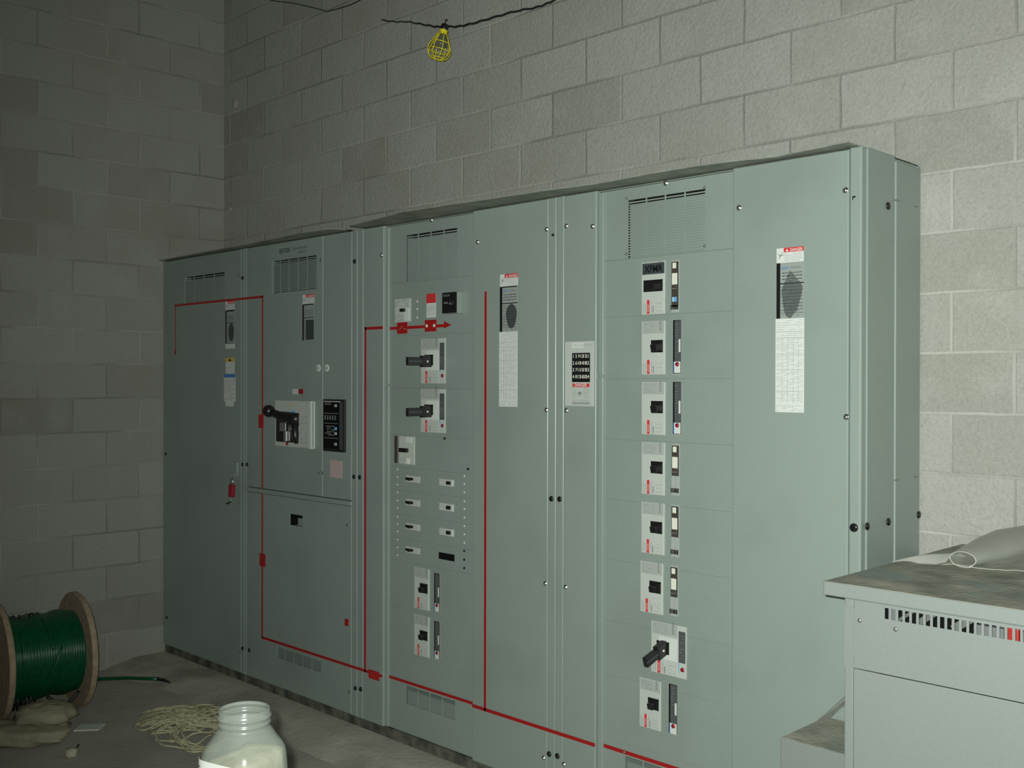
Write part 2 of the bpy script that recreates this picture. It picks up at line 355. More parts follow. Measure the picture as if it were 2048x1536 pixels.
def danger_head(q, r, y, seed=3, lab='DANGER'):
    x0, z0, x1, z1 = r; w = x1-x0; h = z1-z0
    q.box(x0, y-.0006, z0, x1, y, z1, 'white')
    q.box(x0+.27*w, y-.0012, z1-.3*h, x1, y-.0006, z1, 'redlabel')
    q.text(lab, (x0+.5*w, y-.0012, z1-.255*h), h*.27, 'white', wscale=w*.48/(h*.27*4.2), bold=.02)
    q.add([(x0+.34*w, y-.002, z1-.26*h), (x0+.45*w, y-.002, z1-.26*h), (x0+.395*w, y-.002, z1-.05*h)], [[0, 1, 2]], 'white')
    textrows(q, x0+.3*w, z0+.08*h, x0+.95*w, z1-.36*h, y-.0006, 5, 'ink2', .0013, .92, seed)
    a = Vector((x0+.15*w, y-.0015, z0+.5*h))
    for dx, dz in ((-.1, .12), (.12, .02), (-.06, -.22), (.09, .2), (.0, -.1)): q.tube([a, a+Vector((dx*w, 0, dz*h))], .0008, 'ink', 4)
def nameplate(q, r, y, seed=5, logo=True, oval=True):
    x0, z0, x1, z1 = r; w = x1-x0; h = z1-z0
    q.box(x0, y-.0006, z0, x1, y, z1, 'nameplate')
    q.box(x0, y-.001, z0, x0+.14*w, y-.0006, z1, 'black')
    if logo:
        q.text('EATON', (x0+.19*w, y-.0006, z1-.12*h), h*.062, 'blue', wscale=w*.25/(h*.062*3.4), bold=.03)
        q.text('Cutler-Hammer', (x0+.52*w, y-.0006, z1-.11*h), h*.05, 'ink', wscale=w*.44/(h*.05*7.3))
    for k in (.185, .24, .3): q.box(x0+.22*w, y-.001, z1-k*h-.0014, x0+.93*w, y-.0006, z1-k*h+.0014, 'black')
    textrows(q, x0+.28*w, z1-.35*h, x0+.9*w, z1-.17*h, y-.0006, 6, 'ink2', .001, .8, seed)
    q.box(x0+.14*w, y-.001, z1-.385*h, x1, y-.0006, z1-.365*h, 'black')
    for k in range(9):
        z = z1-(.44+.058*k)*h; q.box(x0+.16*w, y-.0009, z-.0008, x1-.02*w, y-.0006, z+.0008, 'ink')
        xx = x0+(.3+.11*((k*37) % 5))*w; q.box(xx, y-.0009, z-.05*h, xx+.0012, y-.0006, z, 'ink')
    textrows(q, x0+.18*w, z0+.03*h, x0+.95*w, z1-.42*h, y-.0006, 13, 'ink', .0012, .55, seed+1)
    if oval:
        c = Vector((x0+.66*w, y-.0012, z0+.34*h)); vs = [c+Vector((math.cos(t)*.3*w*(1+.08*math.sin(3*t)), 0, math.sin(t)*.27*h)) for t in [2*math.pi*k/28 for k in range(28)]]
        for v_ in vs: v_.x = min(v_.x, x1-.001)
        q.add(vs, [list(range(28))[::-1]], 'smudgef')
def chart(q, r, y, seed=9):
    x0, z0, x1, z1 = r; w = x1-x0; h = z1-z0
    q.box(x0, y-.0006, z0, x1, y, z1, 'white')
    for a, c, n in ((.01, .13, 5), (.15, .19, 2), (.21, .37, 8), (.39, .52, 7), (.56, .75, 10), (.78, .9, 6), (.92, .99, 4)):
        textrows(q, x0+.04*w, z1-c*h, x1-.04*w, z1-a*h, y-.0006, n, 'ink2', .0011, .62, seed+n)
    for k in (.14, .205, .38, .545, .775): q.box(x0+.02*w, y-.0009, z1-k*h-.0007, x1-.02*w, y-.0006, z1-k*h+.0007, 'ink2')
    for k in (.25, .42, .62, .8): q.box(x0+k*w, y-.0009, z1-.9*h, x0+k*w+.0008, y-.0006, z1-.21*h, 'ink2')
def bar(q, pts, w, m='red', th=0.0015, y=YF):
    """flat tape strip on the plane y through (x,z) points"""
    for i in range(len(pts)-1):
        (xa, za), (xb, zb) = pts[i], pts[i+1]
        if abs(xb-xa) > abs(zb-za): q.box(min(xa, xb)-(w/2 if 0 else 0), y-th, (za+zb)/2-w/2, max(xa, xb), y, (za+zb)/2+w/2, m)
        else: q.box((xa+xb)/2-w/2, y-th, min(za, zb)-w/2, (xa+xb)/2+w/2, y, max(za, zb)+w/2, m)

X0, XA, XB = 0.004, X(482.5), X(488.5)
XC, XD = X(493), X(703.5)
XE, XF = X(714.5), X(726)
XG, XH, XI = X(1096), X(1111.5), X(1127)
XJ, XK = X(1697), X(1722)
X776 = X(767, 800); X1195 = X(1192, 800)
X945 = X(945, 800); X1465 = X(1464, 800)
X645 = X(645.5, 760)
ZMIM = hit(945, 1411, 1, YF).z; TAPE = 0.013; ZMIM_L = hit(527, 1277, 1, YF).z

def carcass(x0, x1, label, last=False):
    root = thing('switchboard_section', label, 'switchboard', ((x0+x1)/2, DEPTH/2, 0.05))
    q = MB(); yb = 0.026; t = 0.003
    q.box(x0, yb+.006, BOT, x0+t, DEPTH, TOP, 'paint_dark').box(x1-t, yb+.006, BOT, x1, DEPTH, TOP, 'paint_dark')
    q.box(x0, DEPTH-t, BOT, x1, DEPTH, TOP, 'paint_dark').box(x0, yb, TOP-t, x1, DEPTH, TOP, 'paint_dark').box(x0, yb, BOT, x1, DEPTH, BOT+t, 'paint_dark')
    q.build('enclosure', root)
    MB().box(x0+.004, 0.012, 0.05, x1-.004, DEPTH-.01, BOT, 'rail', .002).build('base_rail', root, 'dark dirty base channel')
    return root
def post(root, x0, x1, z0=BOT, z1=TOP, bev=.0045):
    MB().panel((x0+.0006, z0, x1-.0006, z1), YF, 0.03, 'paint', bev=bev).build('corner_post', root)
def door(root, r, holes=(), y=YF, name='door', gap=.0012, bev=.0045, th=.02, m='paint'):
    x0, z0, x1, z1 = r
    return MB().panel((x0+gap, z0+gap, x1-gap, z1-gap), y, th, m, holes, bev).build(name, root)

# ---- section 1 (against the left wall)
s1 = carcass(X0, XB, 'leftmost switchboard section, plain grey full-height door standing against the left block wall')
v1 = rect(369, 555, 449, 600)
door(s1, (X0, BOT, XA, TOP), [v1]); vent(s1, v1, YF, 4, 14); post(s1, XA, XB)
q = MB(); hz = hit(351, 611, 1, YF).z; xr = X(351, 650); zr = hit(351, 700, 1, YF).z
bar(q, [(xr-TAPE/2, hz), (XB, hz)], TAPE); bar(q, [(xr, hz), (xr, zr)], TAPE*.6); q.box(xr-.009, -.002, zr-.03, xr+.009, 0, zr, 'red')
q.build('mimic_line', s1, 'red one-line diagram tape')
q = MB(); r = rect(451, 603, 469, 622); danger_head(q, r, YF, 11); nameplate(q, rect(451, 621, 469, 687), YF, 12, False); r = rect(451, 687, 469.5, 697); q.slab(r, -.0006, 0, 'white')
q.build('warning_label', s1, 'small warning sticker with black edged nameplate')
q = MB(); r = rect(451.5, 716, 469, 752); q.slab(r, -.0006, 0, 'white'); x0, z0, x1, z1 = r; q.box(x0, -.0012, z1-.022, x1, -.0006, z1, 'yellow_l')
q.add([(x0+.3*(x1-x0), -.002, z1-.019), (x0+.7*(x1-x0), -.002, z1-.019), (x0+.5*(x1-x0), -.002, z1-.003)], [[0, 1, 2]], 'black')
textrows(q, x0+.004, z0+.01, x1-.004, z1-.026, -.0006, 6, 'ink2', .0014, .8, 4); q.build('caution_label', s1, 'white sticker with yellow caution band')
q = MB(); r = rect(448, 748, 471, 803); q.slab(r, -.0006, 0, 'white'); x0, z0, x1, z1 = r; q.box(x0, -.0012, z1-.02, x1, -.0006, z1, 'blue'); textrows(q, x0+.005, z0+.005, x1-.005, z1-.026, -.0006, 12, 'ink', .0015, .7, 6)
q.slab(rect(451, 802, 467, 813), -.0007, 0, 'white'); q.build('notice_label', s1, 'white sticker with blue notice band')
for u, v in ((485.6, 556), (485.6, 929), (485.5, 1296.5)): bolt(s1, u, v, r=.011)
for u, v in ((481.5, 1302), (479, 550)): bolt(s1, u, v, r=.008, m='steel_dull')
for u, v in ((329, 908), (331, 1235)): bolt(s1, u+3, v, r=.009)
q = MB(); a = hit(474, 928, 1, YF); q.box(a.x-.02, -.012, a.z-.05, a.x+.018, 0, a.z+.01, 'paint', .003); q.box(a.x-.012, -.02, a.z-.07, a.x-.004, 0, a.z-.045, 'steel_dull', .001); q.build('door_latch', s1)
# padlock with red body hanging on that latch
pl = thing('padlock', 'red padlock with silver tag hanging from the latch of the leftmost section', 'padlock', (a.x-.005, -.02, a.z-.13))
c = Vector((a.x-.006, -.030, a.z-.085))
MB().tube([c+Vector((-.013, 0, -.035)), c+Vector((-.013, 0, -.01)), c+Vector((-.009, 0, .003)), c+Vector((0, 0, .007)), c+Vector((.009, 0, .003)), c+Vector((.013, 0, -.01)), c+Vector((.013, 0, -.035))], .0035, 'steel', 8).build('shackle', pl)
MB().obox(c+Vector((0, 0, -.065)), (1, 0, 0), (0, 1, 0), (.08, 0, 1), .022, .011, .036, 'reddark', .005).build('lock_body', pl)
MB().obox(c+Vector((-.018, -.004, -.125)), (.95, 0, .25), (0, 1, 0), (-.25, 0, .95), .018, .0015, .022, 'steel', .001).obox(c+Vector((-.022, -.006, -.135)), (.95, 0, .25), (0, 1, 0), (-.25, 0, .95), .03, .0015, .004, 'black').build('metal_tag', pl)

# ---- section 2 (main breaker)
s2 = carcass(XB+.001, XE, 'switchboard section with the main breaker and black relay display, second from the left wall')
post(s2, XB+.001, XC); post(s2, XD, XE)
v2 = rect(543.5, 523, 632.8, 578)
zs_ = hit(498.6, 974, 1, YF).z; zs2 = hit(498.6, 983, 1, YF).z
door(s2, (XC, zs_, X645, TOP), [v2], name='door'); vent(s2, v2, YF, 5, 18, plate=False)
MB().box(v2[0]+.004, .012, v2[1]-.01, v2[2]+.003, .014, v2[3]-.02, 'filter2').build('filter_screen', s2)
door(s2, (X645, zs_, XD, TOP), name='side_door')
MB().panel((XC+.006, zs2+.001, XD-.002, zs_-.001), -.006, .02, 'paint_dark', bev=.003).build('cross_bar', s2)
v3 = rect(553, 1292, 642, 1345)
rc = rect(581, 1027.5, 605, 1054)
door(s2, (XC, BOT, XD, zs2), [v3, rc], name='lower_door')
m_ = MB(); x0, z0, x1, z1 = v3; cw = (x1-x0)/5; rh = (z1-z0)/15
for i in range(1, 5): m_.box(x0+i*cw-.003, YF+.0002, z0, x0+i*cw+.003, YF+.0015, z1, 'paint')
for j in range(1, 15): m_.box(x0, YF+.0003, z0+j*rh-rh*.25, x1, YF+.0017, z0+j*rh+rh*.25, 'paint')
o = m_.build('vent', s2); MB().box(x0-.01, .05, z0-.01, x1+.01, .053, z1+.01, 'hole').build('vent_cavity', o)
MB().box(x0-.003, .012, z0-.01, x1+.01, .014, z1+.01, 'filter2').build('filter_screen', o); MB().box(x0+.04, .004, z0+.075, x1-.008, .0052, z1-.003, 'cream').build('paper_behind_vent', o, 'pale paper seen through the vent slots')
x0, z0, x1, z1 = rc
MB().box(x0-.005, .035, z0-.005, x1+.005, .037, z1+.005, 'paint_dark').box(x0-.004, .001, z0, x0+.02, .034, z1, 'hole').box(x0, .001, z1-.015, x1, .034, z1, 'hole').build('recessed_latch', s2, 'square recess in the lower door')
q = MB(); a = hit(559, 505, 1, YF)
q.text('EATON', (a.x, -.0008, a.z-.006), .034, 'ink', bold=.03, wscale=.9); q.text('Cutler-Hammer', (a.x+.12, -.0008, a.z+.002), .022, 'ink', wscale=1.0); q.text('MAGNUM', (a.x+.18, -.0008, a.z-.02), .018, 'ink')
q.build('logo_plate', s2, 'maker name plate above the vent')
q = MB(); danger_head(q, rect(605.5, 590, 628.7, 609), YF, 21); nameplate(q, rect(605, 609, 628, 680), YF, 22, False, False)
r = rect(612, 640, 628, 679); q.slab(r, -.0012, -.0006, 'smudge'); q.build('warning_label', s2, 'warning sticker with black edged nameplate')
for u in (637, 654):
    c = hit(u, 736, 1, YF); MB().lathe([(0, .019), (.003, .019), (.004, .016), (.0041, .008), (.002, .007)], c, (0, -1, 0), 'white', 18).lathe([(.004, .006), (.008, .005)], c, (0, -1, 0), 'steel', 10).build('key_lock', s2, 'round white key lock')
q = MB(); r = rect(585.5, 778, 598, 788.5); q.slab(r, -.002, 0, 'white'); textrows(q, r[0]+.003, r[1]+.003, r[2]-.003, r[3]-.003, -.002, 3, 'ink2', .002, .9, 3); q.slab(rect(598, 778, 607, 788), -.004, 0, 'reddark'); q.build('indicator_tag', s2, 'small white tag with dark red indicator')
# main breaker
R0 = rect(553.3, 800, 631, 898)
q = MB(); q.slab(R0, -.012, 0, 'face', .004); x0, z0, x1, z1 = R0; w = x1-x0; h = z1-z0
q.box(x0+.66*w, -.020, z0+.02*h, x1, -.012, z1-.01*h, 'face', .003); q.box(x1-.09*w, -.03, z0, x1, -.012, z1, 'face', .003)
textrows(q, x0+.69*w, z0+.08*h, x0+.88*w, z0+.7*h, -.020, 9, 'ink2', .003, .7, 8)
q.box(x0+.38*w, -.0125, z1-.1*h, x0+.55*w, -.012, z1-.085*h, 'yellow_l')
mbk = q.build('main_breaker', s2, 'white faced main breaker with black handle')
MB().box(x0+.05*w, -.016, z0+.1*h, x0+.6*w, -.011, z1-.3*h, 'black', .002).build('window', mbk)
q = MB().box(x0+.33*w, -.017, z1-.29*h, x0+.56*w, -.012, z1-.22*h, 'lblue', .001); q.text('PUSH', (x0+.35*w, -.0175, z1-.275*h), .02, 'white'); q.build('blue_badge', mbk, 'light blue badge')
q = MB(); q.box(x0+.27*w, -.045, z0+.34*h, x0+.42*w, -.016, z0+.53*h, 'steel', .004); q.box(x0+.31*w, -.03, z0+.12*h, x0+.37*w, -.016, z0+.36*h, 'steel', .003); MB().box(x0+.56*w, -.03, z0+.36*h, x0+.6*w, -.016, z0+.52*h, 'window', .002).build('side_tab', mbk)
q.box(x0+.2*w, -.03, z0+.33*h, x0+.3*w, -.016, z0+.42*h, 'steel_dull', .002); q.build('mechanism', mbk, 'bright metal handle mechanism')
hub = Vector((x0+.5*w, -.02, z0+.62*h)); tip = hit(553, 826, 1, -.05); tip = at(537.5, 822, 0) if False else hit(537.5, 822, 1, -.075)
q = MB(); q.tube([hub+Vector((.06, .0, -.005)), hub, (hub+tip)/2+Vector((0, -.01, -.003)), tip], .03, 'black', 10, taper=[1.15, 1.1, .75, .6]); q.lathe([(-.03, .012), (-.02, .028), (0, .034), (.02, .028), (.03, .012)], tip, (tip-hub), 'black', 14)
q.tube([hub+Vector((.03, -.01, 0)), hub+Vector((.045, -.012, -.09)), hub+Vector((.055, -.01, -.13))], .018, 'black', 8, taper=[1.2, 1, .5]); q.build('handle', mbk, 'long black handle with round knob')
MB().lathe([(0, .009), (.006, .008)], Vector((x0+.34*w, -.012, z0+.07*h)), (0, -1, 0), 'reddark', 12).build('button', mbk, 'red button')
# relay
R1 = rect(651, 798, 693, 905); x0, z0, x1, z1 = R1; w = x1-x0; h = z1-z0
q = MB(); q.slab(R1, -.018, 0, 'black', .005); q.box(x0+.08*w, -.0188, z0+.06*h, x0+.8*w, -.018, z1-.06*h, 'hole'); q.box(x0+.82*w, -.021, z0+.05*h, x1-.05*w, -.018, z1-.05*h, 'marker', .002); q.box(x0+.06*w, -.0195, z1-.05*h, x0+.85*w, -.018, z1-.035*h, 'cream')
q.text('EATON', (x0+.12*w, -.0188, z1-.11*h), .016, 'ink2'); q.text('8 8 8 8 8', (x0+.1*w, -.0188, z1-.395*h), .034, 'ink2', wscale=w*.62/(.034*4.0))
for k in (.27, .46, .74): q.box(x0+.08*w, -.0192, z1-k*h-.001, x0+.75*w, -.0188, z1-k*h+.001, 'ink2')
textrows(q, x0+.12*w, z0+.3*h, x0+.62*w, z1-.5*h, -.0188, 6, 'ink2', .003, .6, 18)
q.box(x0+.1*w, -.0192, z1-.3*h, x0+.7*w, -.0188, z1-.22*h, 'reddark') if False else None
rl = q.build('relay', s2, 'black digital protection relay')
for k in (.12, .555, .65, .85): MB().box(x0+.6*w, -.024, z1-k*h-.007, x0+.7*w, -.018, z1-k*h+.007, 'lblue' if k > .5 and k < .6 else 'face2', .002).build('button', rl, 'pale button')
q = MB(); r = rect(660.3, 920, 685, 957); q.slab(r, -.0006, 0, 'pink'); textrows(q, r[0]+.008, r[1]+.01, r[2]-.008, r[3]-.01, -.0006, 7, 'ink2', .0012, .5, 2); q.build('paper_note', s2, 'pale pink paper note')
for u, v in ((494.8, 929), (709.5, 523), (708.3, 953.6), (711.2, 1376.5), (499, 1300.5)): bolt(s2, u, v, r=.011)
for u, v in ((640, 946), (646.5, 946), (642.5, 521), (695.8, 1050), (699.5, 1384)): bolt(s2, u, v, r=.008, m='steel_dull')
MB().slab(rect(690.5, 1237, 697.5, 1252.5), -.004, 0, 'red', .001).build('red_tag', s2, 'small red tag')
q = MB(); xv = X(525, 900)
bar(q, [(XB+.001, hz), (xv+TAPE/2, hz)], TAPE); bar(q, [(xv, hz), (xv, zs_+.002)], TAPE*.9); bar(q, [(xv, zs2-.002), (xv, ZMIM)], TAPE*.9); bar(q, [(xv-TAPE*.45, ZMIM), (XE, ZMIM)], TAPE)
q.slab(rect(518, 829, 527.5, 856), -.003, 0, 'red'); q.slab(rect(520, 1106, 531, 1134), -.003, 0, 'red'); q.build('mimic_line', s2, 'red one-line diagram tape')

# ---- breaker maker
def breaker(root, r, y=YC, kind='std', seed=0, lever=True, toggle=(.45, .36, .93, .59)):
    x0, z0, x1, z1 = r; w = x1-x0; h = z1-z0; q = MB(); yy = y-.005
    q.slab(r, yy, y, 'face', .0015)
    q.box(x0+.05*w, yy-.0007, z1-.235*h, x1-.03*w, yy, z1-.01*h, 'face2')
    q.box(x0+.04*w, yy-.001, z1-.72*h, x1-.04*w, yy, z1-.25*h, 'face') ; q.box(x0+.3*w, yy-.0016, z1-.7*h, x1-.04*w, yy-.001, z1-.27*h, 'white' if kind == 'x' else 'face')
    textrows(q, x0+.1*w, z1-.22*h, x0+.6*w, z1-.03*h, yy-.0007, 7, 'ink2', .0018, .6, seed+2)
    q.text('EATON', (x0+.86*w, yy-.0009, z1-.185*h), .11*w, 'ink', ux=(0, 0, 1), uy=(-1, 0, 0), wscale=.9)
    q.box(x0+.25*w, yy-.0012, z0+.012*h, x0+.35*w, yy, z0+.275*h, 'redlabel')
    q.text('DANGER', (x0+.33*w, yy-.0012, z0+.05*h), .07*w, 'white', ux=(0, 0, 1), uy=(-1, 0, 0), wscale=.9)
    for k, (a, c) in enumerate(((.08, .22), (.16, .2), (.43, .24), (.5, .16))):
        q.box(x0+a*w, yy-.0006, z0+.03*h, x0+(a+.02)*w, yy, z0+c*h, 'ink2' if k != 3 else 'ink')
    q.box(x0+.6*w, yy-.0014, z0+.02*h, x1-.03*w, yy, z0+.24*h, 'face', .0006)
    for k in range(3): textrows(q, x0+.66*w, z0+(.03+.07*k)*h, x0+.9*w, z0+(.09+.07*k)*h, yy-.0014, 1, 'ink2', .002, .8, seed+k)
    if kind == 'tape':
        r2 = (x0+.05*w, z1-.24*h, x1-.01*w, z1-.03*h); q.box(r2[0], yy-.002, r2[1], r2[2], yy, r2[3], 'marker'); q.text('XFMR', (x0+.15*w, yy-.002, z1-.2*h), .33*w, 'black', wscale=.9, bold=.03)
    br = q.build('circuit_breaker', root)
    a, b_, c, d = toggle; tx0, tx1, tz1, tz0 = x0+a*w, x0+c*w, z1-b_*h, z1-d*h
    q = MB(); q.box(tx0, yy-.003, tz0, tx1, yy-.001, tz1, 'hole'); t = .0035
    q.box(tx0, yy-.006, tz0, tx0+t, yy, tz1, 'black').box(tx1-t, yy-.006, tz0, tx1, yy, tz1, 'black').box(tx0, yy-.006, tz1-t, tx1, yy, tz1, 'black')
    cx = (tx0+tx1)/2; cz = (tz0+tz1)/2; lw = (tx1-tx0)*.27
    if lever:
        q.obox((cx, yy-.014, cz-.004), (1, 0, 0), (0, 1, .22), (0, -.22, 1), lw, .012, (tz1-tz0)*.26, 'black', .002)
        q.obox((cx, yy-.003, cz), (1, 0, 0), (0, 1, 0), (0, 0, 1), lw*1.6, .003, (tz1-tz0)*.4, 'black', .001)
    q.build('toggle', br, 'black toggle handle'); return br, yy, (cx, cz)
def trip(root, r, kind, y=YC, seed=0):
    x0, z0, x1, z1 = r; w = x1-x0; h = z1-z0; q = MB(); yy = y-.004
    if kind == 'A':
        q.slab(r, yy+.002, y, 'face2', .001); zb = z1-.62*h if seed else z0+.1*h
        q.box(x0+.08*w, yy-.001, zb, x1-.04*w, yy+.002, z1-.03*h, 'brown', .001)
        q.box(x0+.25*w, yy-.003, z1-.16*h, x1-.3*w, yy-.001, z1-.05*h, 'window', .001); q.box(x0+.18*w, yy-.003, z1-.47*h, x1-.15*w, yy-.001, z1-.25*h, 'window', .001)
        if not seed: q.box(x0+.22*w, yy-.003, z0+.2*h, x1-.22*w, yy-.001, z0+.29*h, 'lblue'); q.box(x0+.3*w, yy-.0032, z0+.2*h, x0+.42*w, yy-.001, z0+.29*h, 'white')
        else: q.box(x0+.55*w, yy+.0012, z0+.15*h, x0+.6*w, yy+.002, z1-.62*h, 'ink2')
        textrows(q, x0+.2*w, z1-.56*h, x1-.25*w, z1-.5*h, yy-.001, 2, 'ink2', .002, .7, 5)
        q.box(x0, yy-.001, z0+.05*h, x1-.06*w, yy+.002, z0+.14*h, 'steel_dull', .0008); q.box(x0, yy-.002, z0+.05*h, x0+.08*w, yy, z0+.14*h, 'black').box(x1-.14*w, yy-.002, z0+.05*h, x1-.06*w, yy, z0+.14*h, 'black')
        q.lathe([(0, .005), (.002, .004)], (x0+.6*w, yy-.001, z0+.095*h), (0, -1, 0), 'black', 8)
    else:
        q.box(x0-.08*w, yy+.003, z0-.01*h, x1, y, z1+.005*h, 'cream', .001); q.slab(r, yy, y, 'black', .0015)
        q.box(x0+.26*w, yy-.0015, z0+.01*h, x1, yy, z1-.01*h, 'strip', .0006)
        q.box(x0+.25*w, yy-.0022, z0+.015*h, x1, yy-.0015, z0+.225*h, 'white'); q.box(x0+.14*w, yy-.002, z0+.015*h, x0+.25*w, yy-.0005, z0+.225*h, 'blue')
        q.box(x1-.22*w, yy-.0022, z0+.4*h, x1, yy-.0015, z0+.64*h, 'white')
        textrows(q, x0+.35*w, z0+.3*h, x1-.3*w, z1-.05*h, yy-.0015, 12, 'ink2', .0016, .4, 7)
        q.lathe([(0, .0085), (.003, .0075)], (x0+.62*w, yy-.002, z0+.175*h), (0, -1, 0), 'reddark', 12)
    return q.build('trip_unit', root)
def rotary(root, r, y, handle_px, tilt=0.0, plen=.13, seed=0, strip_r=None):
    """breaker with a long projecting black lever and an integral trip unit strip"""
    x0, z0, x1, z1 = r; w = x1-x0; h = z1-z0
    br, yy, _ = breaker(root, (x0, z0, x0+.78*w, z1), y, 'x', seed, lever=False, toggle=(.24, .36, .68, .6))
    br['label'] = 'breaker with long projecting handle'
    q = MB(); q.box(x0+.78*w-.002, yy, z0, x1, y, z1, 'face', .001)
    q.box(x1-.2*w, yy-.003, z0+.3*h, x1-.015*w, yy-.0002, z1-.1*h, 'strip', .001); q.box(x1-.21*w, yy-.001, z0+.1*h, x1-.19*w, yy-.0002, z0+.3*h, 'lblue')
    textrows(q, x1-.17*w, z0+.35*h, x1-.05*w, z1-.15*h, yy-.003, 8, 'ink2', .0018, .45, 3)
    q.lathe([(0, .0085), (.003, .0075)], (x1-.1*w, yy, z0+.17*h), (0, -1, 0), 'reddark', 12); q.build('trip_strip', br)
    c = hit(handle_px[0], handle_px[1], 1, yy); d = Vector((0, -1, -tilt)).normalized(); u_ = Vector((0, -tilt, 1)).normalized()
    q = MB(); q.obox(c + d*.03, (1, 0, 0), d, u_, .012, .028, .026, 'black', .003); q.obox(c + d*(plen*.5+.02), (1, 0, 0), d, u_, .009, plen*.5-.01, .0185, 'black', .003)
    q.obox(c + d*(plen*.5+.02), (1, 0, 0), d, u_, .0105, plen*.4, .003, 'marker', .001)
    q.lathe([(0, .005), (.004, .004)], c + d*.03 + Vector((.012, 0, 0)), (1, 0, 0), 'window', 10); q.build('handle', br, 'long black lever')

# ---- section 3
s3 = carcass(XE+.001, XH, 'switchboard section with seven small breakers and red arrow diagram, third from the left wall')
post(s3, XE+.001, XF); post(s3, XG, XH)
door(s3, (XF, BOT, X776, TOP), name='side_cover', th=.024); door(s3, (X945, BOT, XG, TOP), name='side_door', th=.024)
zsm = [TOP-.006] + [hit(778, v, 1, YC).z for v in (568, 672.5, 776, 868, 932, 977, 1025, 1072, 1117, 1209, 1298, 1348)] + [BOT+.003]
vt3 = rect(812, 471, 914, 552, YC); vb3 = rect(812, 1371, 910, 1440, YC)
xl, xr_ = X776+.001, X945+.02
for i in range(len(zsm)-1):
    hl = [vt3] if i == 0 else [vb3] if i == len(zsm)-2 else []
    door(s3, (xl, zsm[i+1], xr_, zsm[i]), hl, y=YC, name='cover_plate', gap=.0004 if i < 1 else .00012, bev=.0006, th=.004)
vent(s3, vt3, YC, 4, 20); vent(s3, vb3, YC, 4, 20)
for (u, v) in ((862.7, 440),): screw(s3, u, v, YC)
for (u, v) in ((955, 484), (1093, 458.5), (763, 510), (1092.5, 820), (1090.5, 1167), (1087, 1516)): screw(s3, u, v, YF, .008)
for (u, v) in ((1103, 997.5), (1098.5, 1508), (719.8, 954.5), (721.8, 1378.5)): bolt(s3, u, v, r=.0115)
for (u, v) in ((1106.6, 470), (890, 877), (936.7, 938)): bolt(s3, u, v, YF if u > 1000 else YC, r=.006)
for v in (603, 618, 635): c = hit(825.5+9, v, 1, YC); MB().lathe([(0, .006), (.003, .005)], c, (0, -1, 0), 'white', 8).build('plug', s3, 'small white plug')
for v in (938.6, 953.9, 969.3, 984.9, 1001, 1015.8, 1033.4, 1048, 1062.7, 1079.3, 1094.9, 1110.5):
    MB().lathe([(0, .005), (.003, .004)], hit(795, v, 1, YC), (0, -1, 0), 'white', 8).build('plug', s3, 'small white plug')
for k, v in enumerate((952.3, 967.9, 984.5, 1002.5, 1018, 1035, 1052.3, 1068.5, 1085.7, 1101.7, 1119.3, 1136)):
    MB().lathe([(0, .0055), (.003, .0045)], hit(928.7, v, 1, YC), (0, -1, 0), 'white' if k < 9 else 'hole', 8).build('plug' if k < 9 else 'plug_hole', s3, 'small white plug' if k < 9 else 'small dark hole')
# breaker A with toggle
r = rect(791, 599, 822, 643.5, YC); q = MB(); q.slab(r, YC-.005, YC, 'face', .0015); x0, z0, x1, z1 = r; w = x1-x0; h = z1-z0
textrows(q, x0+.05*w, z1-.35*h, x1-.1*w, z1-.05*h, YC-.005, 5, 'ink2', .003, .5, 31); textrows(q, x0+.05*w, z0+.05*h, x1-.1*w, z0+.35*h, YC-.005, 5, 'ink2', .003, .5, 33); q.box(x0+.6*w, YC-.007, z0+.05*h, x0+.95*w, YC-.005, z1-.4*h, 'white', .001)
ba = q.build('circuit_breaker', s3, 'small square breaker beside red label'); MB().slab(rect(803.5, 617.5, 811.5, 623.5, YC-.005), YC-.02, YC-.005, 'black', .002).build('toggle', ba)
q = MB(); r = rect(853.3, 588, 872, 634.5, YC); q.slab(r, YC-.0007, YC, 'white'); q.box(r[0], YC-.0014, r[3]-.043, r[2], YC-.0007, r[3], 'redlabel'); textrows(q, r[0]+.006, r[1]+.01, r[2]-.006, r[3]-.05, YC-.0007, 9, 'ink2', .0016, .8, 13); q.build('warning_label', s3, 'white sticker with red heading')
# metering device: black front on a clear grey base box
r = rect(897, 586, 926, 627, YC); q = MB(); q.slab(r, YC-.034, YC, 'paint', .003); dv = q.build('meter', s3, 'black faced meter box')
q = MB(); q.box(r[0]+.001, YC-.04, r[1]+.002, r[2]-.001, YC-.034, r[3]-.002, 'black', .002); q.text('EATON', (r[0]+.01, YC-.0402, r[3]-.02), .013, 'ink2'); textrows(q, r[0]+.015, r[1]+.04, r[2]-.02, r[3]-.04, YC-.0402, 4, 'ink2', .002, .3, 5); q.build('display', dv)
